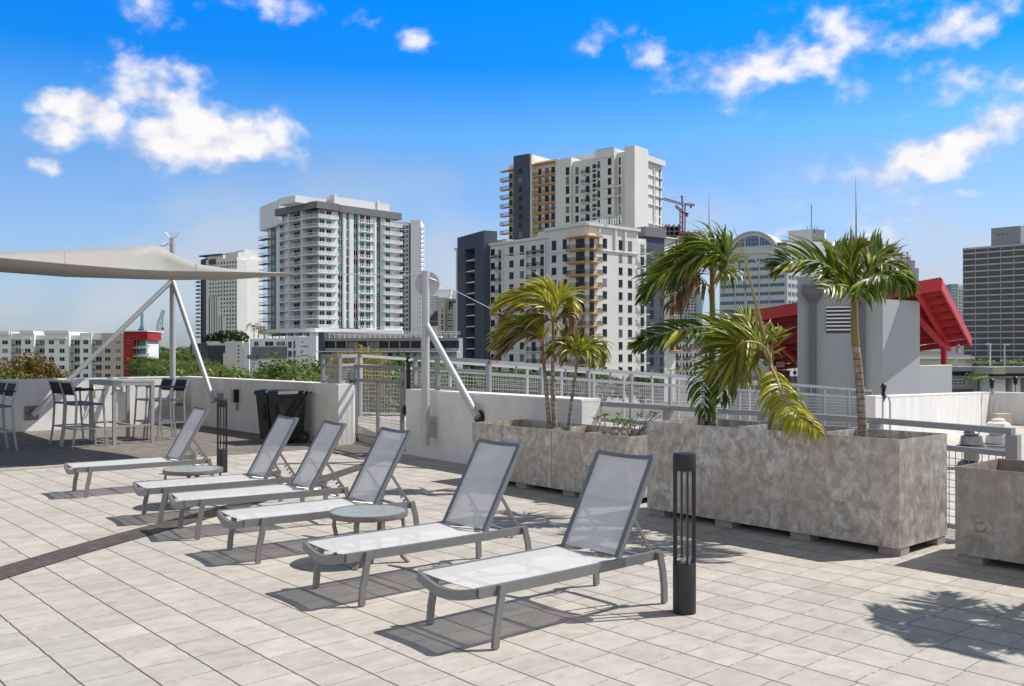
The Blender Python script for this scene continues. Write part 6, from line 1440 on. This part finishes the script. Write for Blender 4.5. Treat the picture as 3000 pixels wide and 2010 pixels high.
frond3(t, [c, q(1630,895,.1), q(1642,862,.1), q(1655,850,.1)], 12, .20, .026, (.2,0,.4), .1, yel=.6, lift=.3)
spear(t, [q(1618,900), q(1616,840), q(1615,790)], .006, 'crownshaft')
t = palm_root('shortest right stem of the three thin palms, with a slanting spear leaf', D(1666,1254,Yp))
mb = MB(); mb.tube(smooth_path([D(1665,1268,Yp), D(1674,1180,Yp), D(1689,1075,Yp)], 12), [.026-.009*k/12 for k in range(13)], 12); mb.build('trunk', M['trunk'], t, world=True, smooth=True)
c = q(1690,1060)
mb = MB(); mb.tube([D(1688,1080,Yp), D(1692,1050,Yp)], [.02,.015], 10); mb.build('crownshaft', M['crownshaft'], t, world=True, smooth=True)
frond3(t, [c, q(1682,1020,0), q(1660,1002,0), q(1635,1010,0), q(1612,1030,0)], 30, .28, .028, (-1.5,0,-.3), 1.1, dead=.2, yel=.2)
frond3(t, [c, q(1712,1020,0), q(1740,1008,0), q(1758,1025,0), q(1762,1060,0)], 30, .28, .028, (-.2,0,-.5), 1.3, dead=.1, yel=.2)
frond3(t, [c, q(1705,1030,-.1), q(1725,1030,-.2), q(1735,1060,-.25)], 22, .26, .026, (-.5,0,-.5), 1.3, dead=.15)
frond3(t, [c, q(1680,1030,-.1), q(1665,1025,-.15), q(1650,1050,-.2)], 20, .24, .026, (-.6,0,-.4), 1.2, dead=.4)
frond3(t, [c, q(1690,1010,0), q(1684,992,0), q(1672,985,0)], 10, .20, .03, (.2,0,.3), .1, lift=.4, yel=.3)
spear(t, [q(1700,1045), q(1722,990), q(1750,950), q(1784,911)], .009, 'crownshaft')

# --- shrub with curved twigs in the right end of the left planter
t = thing('potted_shrub', 'small twiggy shrub with glossy leaf rosettes between the two metal planters', 'shrub', tuple(D(1835,1262,10.4)))
tw = MB(); lf = MB()
for k in range(26):
    a = rg.uniform(0, 6.28); b0 = D(1835+rg.uniform(-45,45), 1275, 10.4+rg.uniform(-.15,.2)); e = b0+Vector((math.cos(a)*rg.uniform(.05,.22), math.sin(a)*.18, rg.uniform(.08,.24)))
    if k < 3: e = D((1948,1958,1900)[k], (1195,1205,1215)[k], 10.3)
    m_ = (b0+e)/2+Vector((rg.uniform(-.08,.08), rg.uniform(-.05,.05), -.02)); tw.tube(smooth_path([b0, m_, e], 5), [.007,.006,.006,.005,.004,.003], 5)
    for j in range(9 if k > 2 else 6):
        aa = j*2.4; d = Vector((math.cos(aa), math.sin(aa), rg.uniform(.1,.9))).normalized(); s = d.cross(UP).normalized(); l = rg.uniform(.05,.085); w = .013
        o = len(lf.v); lf.v += [tuple(e), tuple(e+d*l*.55-s*w), tuple(e+d*l), tuple(e+d*l*.55+s*w)]; lf.f.append((o,o+1,o+2,o+3)); lf.m.append(0)
tw.build('twigs', mat('grey twig', (.30,.25,.20), .8), t, world=True); lf.build('leaves', M['leafgloss'] if 'leafgloss' in M else leaf_mat('glossy shrub leaves', (.05,.12,.02), (.10,.20,.03), (.30,.26,.03)), t, world=True)

# ---------------------------------------------------------------- trees beyond the parapet
def crown_mesh(seed, n_cl, per, size, flat=.62, leaf=.34):
    r = random.Random(seed); mb = MB()
    for i in range(n_cl):
        a = r.uniform(0, 6.283); u = r.uniform(-.75, 1); rr = (1-u*u)**.5*r.uniform(.72, 1.05)
        c = Vector((rr*math.cos(a), rr*math.sin(a), u*flat))*size; cs = size*r.uniform(.13, .26)
        for j in range(per):
            d = Vector((r.gauss(0,1), r.gauss(0,1), r.gauss(0,.8))); d.normalize(); p = c+d*cs*r.uniform(.5,1.0)
            nrm = (d+Vector((r.uniform(-.6,.6), r.uniform(-.6,.6), r.uniform(0,.8)))).normalized(); s = nrm.cross(Vector((r.uniform(-1,1), r.uniform(-1,1), .3))).normalized(); q = nrm.cross(s)
            l = leaf*r.uniform(.6,1.3); w = l*.45; o = len(mb.v)
            mb.v += [tuple(p-s*w), tuple(p+q*l*.6-s*w*.3), tuple(p+q*l), tuple(p+s*w)]; mb.f.append((o,o+1,o+2,o+3)); mb.m.append(0)
    return mb
def make_tree(m, seed, size, hgt, n_cl=95, per=70, leaf=.34, flat=.62):
    t = thing('broadleaf_tree', '-', 'tree'); c = crown_mesh(seed, n_cl, per, size, flat, leaf); c.v = [(x,y,z+hgt) for x,y,z in c.v]; c.build('crown', M[m], t)
    mb = MB(); mb.tube([(0,0,0), (.1,.1,hgt*.5), (.2,-.1,hgt*.9)], [.38,.28,.14], 8)
    for k in range(6): a = k*1.05; mb.tube([(.1,.05,hgt*.45+.15*k), (math.cos(a)*size*.35, math.sin(a)*size*.35, hgt*.8), (math.cos(a)*size*.7, math.sin(a)*size*.7, hgt+size*flat*.3)], [.16,.10,.04], 6)
    mb.build('trunk', M['bark'], t); return t
protos = {'g': make_tree('leaf', 1, 4.6, 9.2, n_cl=130, per=120, leaf=.20), 'y': make_tree('leaf_y', 2, 4.6, 9.2, n_cl=120, per=110, leaf=.26), 'o': make_tree('leaf_o', 3, 4.6, 9.2, leaf=.24, n_cl=190, per=120), 'g2': make_tree('leaf', 4, 4.6, 9.2, n_cl=100, per=120, leaf=.25, flat=.8)}
used = set()
def tree(kind, px, ptop, Y, label, sc_=1.0, rzz=None):
    # px, ptop: where the crown's top stands; the foot is on the city ground
    p = protos[kind]; zt = ZA(ptop+(10 if 150 < Y < 600 and px < 620 else 0)+(0 if kind == 'o' and px < 200 else 36 if Y < 100 else 0), Y); hh = zt-GROUND; k = hh/(9.2+4.6*.62)
    loc = (D(px,1000,Y).x, Y, GROUND); r_ = rg.uniform(0,6.28)
    if kind not in used: used.add(kind); o = p; o.location = loc; o.rotation_euler = (0,0,r_)
    else: o = dup(p, loc, r_)
    o.scale = (k*sc_, k*sc_, k); o['label'] = label; o['group'] = 'street trees beyond the parapet'
tree('o', 66, 1062, 62, 'orange tinted tree top in front of the white apartment row', .72)
tree('g', 0, 1083, 58, 'dark green tree top at the left edge in front of the white apartment row')
tree('y', 150, 1094, 60, 'low olive tree top right of the orange tinted one', .8)
for px, pt, Y, k, lab in [(470,1066,95,'y','olive green tree left of the corner sail post'), (560,1066,90,'g','green tree right of the corner sail post'), (535,1082,70,'g2','bright green tree just above the parapet at the corner sail post'),
    (430,1090,75,'y','low olive tree under the red corner block'), (620,1078,80,'g','green tree behind the right sail strut'),
    (672,1062,60,'y','large yellowish tree above the parapet, left of three'), (745,1060,58,'y','large yellowish tree above the parapet, middle of three'), (830,1066,56,'y','large yellowish tree above the parapet, right of three'),
    (700,1078,48,'g','green tree top touching the parapet above the wall light'), (790,1082,50,'g2','green tree top touching the parapet above the bins'), (612,1074,66,'y','olive tree top above the parapet just right of the right sail strut'), (652,1070,72,'g','green tree top above the parapet left of the wall light'), (905,1064,62,'g2','bright green tree next to the mesh railing return'), (930,1098,46,'y','olive shrub like tree below the mesh railing return'),
    (870,1090,47,'g','green tree top above the right end of the long parapet')]:
    tree(k, px, pt, Y, lab, 1.0)
for i, (px, pt, Y) in enumerate([(440,1040,260),(500,1046,240),(545,1036,280),(590,1050,220),(520,1020,420),(470,1014,520),(580,1012,430),(430,1018,480),(545,1012,560),(490,1060,170),(600,1064,160)]):
    tree(('g','y','g2')[i%3], px, pt, Y, ['middle distance tree left of the pale blue crane','middle distance tree right of the pale blue crane base','middle distance tree behind the corner sail post','middle distance tree at the foot of the dark screen building','far tree top on the horizon right of the corner sail post','far tree top on the horizon behind the pale blue crane','far tree top on the horizon beside the dark screen building','far tree top on the horizon beside the red corner block','farthest tree top on the horizon near the right sail strut','nearer dark tree below the pale blue crane','nearer tree below the dark screen building'][i], 1.5)
for i, (px, pt, Y) in enumerate([(1080,1060,120),(1180,1068,110),(1290,1075,100),(1010,1076,70),(1120,1085,60),(1440,1085,150),(1530,1090,140),(1640,1095,150),(1760,1098,160),(1880,1100,170)]):
    tree(('g','g2','g')[i%3], px, pt, Y, ['tree in front of the long grey building, left of the round plate post','tree in front of the long grey building, at the round plate post','tree in front of the long grey building, right of the round plate post','leafy tree behind the gate, left one','leafy tree behind the gate, right one','tree at the foot of the slate end of the cream tower','tree at the foot of the cream tower behind the thin palms, first','tree at the foot of the cream tower behind the thin palms, second','tree at the foot of the cream tower right of its corner balconies','tree at the foot of the slate block of the cream tower'][i], 1.2)
# shrubs on the podium roof
mb = crown_mesh(21, 60, 50, 3.2, .7, .5)
for i, (px, py, s) in enumerate([(615,985,.9),(632,990,1.0),(650,978,1.25),(668,985,1.1),(688,982,1.2),(704,990,.9),(598,992,.7)]):
    t = thing('roof_shrub', ['leftmost but one roof shrub, dark','small dark roof shrub beside it','tall dark roof shrub in the middle of the podium roof','dark roof shrub right of the tallest one','light green roof shrub above the beige podium corner','trailing roof shrub at the right corner of the podium roof','leftmost small roof shrub on the podium'][i], 'shrub', (D(px,py,398).x, 402, ZA(1000,400)), 0, 'shrubs on the podium roof')
    m2 = crown_mesh(22+i, 34, 40, 3.0*s, .75, .55); m2.v = [(x,y,z+1.6*s) for x,y,z in m2.v]; m2.build('leaves', M['leaf_d'] if i < 4 or i == 6 else M['leaf'], t)
    tk = MB(); tk.tube([(0,0,0), (0,0,1.6*s)], .15, 6); tk.build('trunk', M['bark'], t)
# bamboo like shoots behind the mesh railing
t = thing('bamboo_clump', 'yellow green bamboo shoots rising behind the mesh railing left of the gate', 'bamboo', tuple(D(1040,1080,24)))
mb = MB(); cu = MB()
for k in range(46):
    px = rg.choice([962,985,1040,1058,1072,1090,1130,1000,1020,1110])+rg.uniform(-10,10); pt = {962:1035,985:1015,1040:1005,1058:1003,1072:1012,1090:1030,1130:1025}.get(round(px/1)*0+0, 1035)+0
    pt = 1010+abs(px-1052)*.22+rg.uniform(0,26); Y = 24+rg.uniform(-1.2,1.2); top = D(px,pt,Y); bot = D(px+rg.uniform(-6,6),1200,Y); cu.tube([bot, top], [.015,.005], 5)
    for j in range(70):
        p = top.lerp(bot, rg.random()**1.2*.8); a = rg.uniform(0,6.28); d = Vector((math.cos(a), math.sin(a), rg.uniform(-.5,.7))).normalized(); s = d.cross(UP).normalized()*.016; l = rg.uniform(.12,.26); o = len(mb.v)
        mb.v += [tuple(p), tuple(p+d*l*.5-s), tuple(p+d*l), tuple(p+d*l*.5+s)]; mb.f.append((o,o+1,o+2,o+3)); mb.m.append(0)
cu.build('canes', M['rachis'], t, world=True); mb.build('leaves', M['bamboo'], t, world=True)
# small palms far away
def small_palm(px, pc, pb, Y, lab, n=12, Lr=2.2, m='palm', base_z=None, group='small palms in the city'):
    b0 = D(px,pb,Y); cc = D(px,pc,Y); t = thing('small_palm', lab, 'palm tree', tuple(b0), 0, group)
    mb = MB(); mb.tube([b0, cc], [.16,.10], 8); mb.build('trunk', M['bark'], t, world=True)
    mb = MB(); mb.c = []
    for k in range(n):
        a = k*6.283/n+rg.uniform(-.2,.2); dv = Vector((math.cos(a), math.sin(a), rg.uniform(.2,.9)))
        P = [cc, cc+dv*Lr*.5, cc+dv*Lr*.85-UP*Lr*.15, cc+Vector((dv.x,dv.y,0))*Lr*1.1-UP*Lr*.45]; Q = smooth_path(P, 10)
        for i in range(1,10):
            tt = (Q[i+1 if i < 10 else i]-Q[i-1]).normalized(); sd = tt.cross(UP).normalized()
            for s in (1,-1): leaflet(mb, Q[i], sd*s+tt*.5, Lr*.38, Lr*.05, Vector((-.2,0,0)), .9, 0, 0)
    mb.build('crown', M['palm'], t, world=True)
small_palm(744, 960, 990, 330, 'palm on the podium roof left of the wide white tower, first', 10, 2.6)
small_palm(757, 965, 990, 325, 'palm on the podium roof left of the wide white tower, second', 10, 2.4)
small_palm(775, 980, 992, 300, 'low palm on the garage podium, left one', 9, 2.0); small_palm(803, 980, 992, 300, 'low palm on the garage podium, right one', 9, 2.0)
small_palm(2866, 1112, 1150, 110, 'leafy palm in front of the paned windows of the blue grey building', 16, 1.5)
small_palm(2962, 1064, 1090, 170, 'green palm right of the third street lamp', 14, 2.0); small_palm(2856, 1062, 1076, 190, 'small palm behind the blue grey building, left one', 10, 1.6); small_palm(2893, 1066, 1078, 190, 'small palm beside the middle street lamp', 10, 1.6); small_palm(2780, 1068, 1078, 150, 'low bush like palm beside the leftmost street lamp', 8, 1.2); small_palm(2998, 1068, 1082, 170, 'small palm cut by the right edge', 8, 1.6)
small_palm(1965, 1086, 1102, 200, 'low palm at the foot of the white building with black balconies', 9, 1.5); small_palm(1993, 1092, 1104, 190, 'second low palm at the foot of the white building with black balconies', 9, 1.3)
t = thing('planter_greenery', 'low greenery behind the grey wall under the red canopy', 'plants', tuple(D(2300,1052,39)))
m2 = crown_mesh(77, 30, 30, .9, .35, .14); m2.v = [(x*1.0,y*.5,z) for x,y,z in m2.v]; m2.build('leaves', M['leaf'], t)

# small marker for the palm whose shadow falls on the paving at the lower right: its crown stands outside the frame
Y0 = 6.15; bx = Vector((4.66, 6.62, .6)); t = palm_root('palm in the right planter, its crown just outside the right edge', bx)
mb = MB(); mb.tube(smooth_path([bx, bx+Vector((.03,-.15,.9)), bx+Vector((.0,-.55,1.7))], 8), [.045-.002*k for k in range(9)], 12); mb.build('trunk', M['trunk'], t, world=True, smooth=True)
c = bx+Vector((.0,-.55,1.7))
for a, L1 in ((200,.75),(235,.8),(160,.7),(280,.7),(20,.7),(90,.7),(330,.8),(180,.5),(250,.55)):
    d = Vector((math.cos(R(a)), math.sin(R(a)), 0)); frond(t, [c, c+d*L1*.3+UP*.22, c+d*L1*.7+UP*.22, c+d*L1+UP*.0], 36, .36, .040, (-.5,-.1,-.1), .7, r0=.010, up=UP)
# ================================================================= SKY, SUN, CAMERA
SUN = Vector((.972*math.cos(R(53)), .235*math.cos(R(53)), math.sin(R(53)))).normalized()
w = bpy.data.worlds.new('World'); sc.world = w; w.use_nodes = True; nt = w.node_tree; L = nt.links.new
bg = nt.nodes['Background']; bg.inputs[1].default_value = SKY_STR
sky = nt.nodes.new('ShaderNodeTexSky'); sky.sky_type = 'NISHITA'; sky.sun_disc = False; sky.sun_elevation = R(53); sky.sun_rotation = math.atan2(.972,.235); sky.air_density = 1.0; sky.dust_density = .6; sky.ozone_density = 1.5
tc = nt.nodes.new('ShaderNodeTexCoord'); s = nt.nodes.new('ShaderNodeSeparateXYZ'); L(tc.outputs['Generated'], s.inputs[0])
# the photograph's saturated sky: tint by elevation
tint = ramp(nt, s.outputs[2], TINT)
c = mixc(nt, 1.0, sky.outputs[0], tint, 'MULTIPLY')
# clouds at given directions
def dirv(px, py): return Vector(((px-CX)/F, 1, (HY-py)/F)).normalized()
nz = nt.nodes.new('ShaderNodeTexNoise'); nz.inputs['Scale'].default_value = 15; nz.inputs['Detail'].default_value = 10; nz.inputs['Roughness'].default_value = .56; nz.inputs['Distortion'].default_value = .1
mp = nt.nodes.new('ShaderNodeMapping'); mp.inputs['Scale'].default_value = (1.0,1.0,1.35); L(tc.outputs['Generated'], mp.inputs['Vector']); L(mp.outputs[0], nz.inputs['Vector'])
BL = [ # px, py, half width, half height, tilt (rise per unit right), strength
 (430,270,170,90,-.1,1.35), (600,390,230,95,-.1,1.4), (760,440,130,60,0,1.0), (560,230,120,60,0,.9), (300,320,110,70,0,1.2), (700,400,170,80,-.1,.9), (160,285,75,38,.25,.8), (180,390,80,42,.1,.8), (165,500,85,24,-.25,.75), (330,235,120,70,0,.6),
 (800,15,320,55,0,.75), (460,30,70,60,0,.95), (1020,30,80,90,0,.8), (1225,120,60,32,0,.75),
 (2350,165,420,95,.12,1.0), (2700,105,380,70,.25,.9), (2200,150,260,60,0,.7), (1735,150,75,60,0,1.0), (1870,165,90,60,.3,.85), (2480,275,90,45,.5,.75), (2800,260,160,60,.35,.7), (2650,420,120,45,.4,.35),
 (2540,415,130,26,.2,.5), (2800,420,270,75,.2,1.0), (2900,390,200,60,.3,.8), (2800,575,140,20,.05,.45), (2680,180,150,60,.2,.5), (2960,240,90,60,.2,.6), (2330,660,240,80,.1,.42), (2620,720,200,90,.2,.42), (1960,560,120,60,.1,.36)]
acc = None
for px, py, hw, hh, tl, st in BL:
    d = dirv(px, py); sub = nt.nodes.new('ShaderNodeVectorMath'); sub.operation = 'SUBTRACT'; L(tc.outputs['Generated'], sub.inputs[0]); sub.inputs[1].default_value = d
    rt = d.cross(UP).normalized(); up_ = rt.cross(d).normalized()
    rt2 = (rt+up_*tl).normalized(); up2 = (up_-rt*tl).normalized()
    a = nt.nodes.new('ShaderNodeVectorMath'); a.operation = 'DOT_PRODUCT'; L(sub.outputs[0], a.inputs[0]); a.inputs[1].default_value = rt2/(hw/F)
    b = nt.nodes.new('ShaderNodeVectorMath'); b.operation = 'DOT_PRODUCT'; L(sub.outputs[0], b.inputs[0]); b.inputs[1].default_value = up2/(hh/F)
    r2 = math_(nt, 'ADD', math_(nt, 'MULTIPLY', a.outputs['Value'], a.outputs['Value']), math_(nt, 'MULTIPLY', b.outputs['Value'], b.outputs['Value']))
    g = math_(nt, 'MULTIPLY', math_(nt, 'EXPONENT', math_(nt, 'MULTIPLY', r2, -1.0)), st)
    acc = g if acc is None else math_(nt, 'MAXIMUM', acc, g)
dn = math_(nt, 'ADD', math_(nt, 'MULTIPLY', acc, 1.2), math_(nt, 'MULTIPLY', math_(nt, 'SUBTRACT', nz.outputs[0], .56), 3.6))
mr = nt.nodes.new('ShaderNodeMapRange'); mr.interpolation_type = 'SMOOTHSTEP'; mr.inputs[1].default_value = .16; mr.inputs[2].default_value = 1.2; L(dn, mr.inputs[0])
gate = nt.nodes.new('ShaderNodeMapRange'); gate.interpolation_type = 'SMOOTHSTEP'; gate.inputs[1].default_value = .06; gate.inputs[2].default_value = .30; L(acc, gate.inputs[0])
cov = math_(nt, 'MULTIPLY', mr.outputs[0], gate.outputs[0])
n2 = nt.nodes.new('ShaderNodeTexNoise'); n2.inputs['Scale'].default_value = 30; n2.inputs['Detail'].default_value = 5; L(mp.outputs[0], n2.inputs['Vector'])
cc = ramp(nt, math_(nt, 'ADD', math_(nt, 'MULTIPLY', n2.outputs[0], 1.0), math_(nt, 'MULTIPLY', mr.outputs[0], .25)), [(.48, CLOUD0), (.76, CLOUD1)])
c = mixc(nt, math_(nt, 'MULTIPLY', cov, .95), c, cc)
# low hazy cloud bank above the horizon
n3 = nt.nodes.new('ShaderNodeTexNoise'); n3.inputs['Scale'].default_value = 5; n3.inputs['Detail'].default_value = 7; mp3 = nt.nodes.new('ShaderNodeMapping'); mp3.inputs['Scale'].default_value = (1,1,1.6); L(tc.outputs['Generated'], mp3.inputs['Vector']); L(mp3.outputs[0], n3.inputs['Vector'])
el = ramp(nt, s.outputs[2], [(0.0,(1,1,1)), (.11,(.9,.9,.9)), (.22,(0,0,0)), (1,(0,0,0))])
hz = math_(nt, 'MULTIPLY', ramp(nt, n3.outputs[0], [(.40,(0,0,0)), (.58,(1,1,1))]), math_(nt, 'MULTIPLY', el, .8))
c = mixc(nt, hz, c, HAZE)
# added bright cloud bank, unseen behind the camera, to fill the shaded faces
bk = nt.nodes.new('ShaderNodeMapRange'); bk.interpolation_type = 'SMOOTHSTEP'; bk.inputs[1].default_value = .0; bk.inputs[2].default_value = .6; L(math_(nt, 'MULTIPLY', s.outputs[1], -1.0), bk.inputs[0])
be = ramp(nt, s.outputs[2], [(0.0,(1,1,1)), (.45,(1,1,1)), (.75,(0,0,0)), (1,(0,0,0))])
c = mixc(nt, math_(nt, 'MULTIPLY', math_(nt, 'MULTIPLY', bk.outputs[0], be), math_(nt, 'ADD', .6, math_(nt, 'MULTIPLY', n3.outputs[0], .6))), c, BACK_FILL)
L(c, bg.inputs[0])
sd = bpy.data.lights.new('sun', 'SUN'); sd.energy = SUN_STR; sd.angle = R(.53); sd.color = (1.0,.955,.89)
so = bpy.data.objects.new('sun', sd); col.objects.link(so); so.rotation_euler = SUN.to_track_quat('Z', 'Y').to_euler(); so.location = (0,0,30)
cd = bpy.data.cameras.new('camera'); cd.sensor_width = 36; cd.lens = 36*F/3000; cd.shift_y = (HY-1005)/3000; cd.clip_end = 20000; cd.clip_start = .05
co = bpy.data.objects.new('camera', cd); col.objects.link(co); co.location = (0,0,H); co.rotation_euler = (R(90),0,0); sc.camera = co
sc.view_settings.view_transform = 'Standard'; sc.view_settings.look = 'None'; sc.view_settings.exposure = EXPO; sc.view_settings.gamma = 1
sc.render.engine = 'CYCLES'; sc.cycles.max_bounces = 6; sc.cycles.transparent_max_bounces = 12; sc.cycles.use_denoising = True
for o in list(bpy.data.objects):
    if '_w' in o: del o['_w']
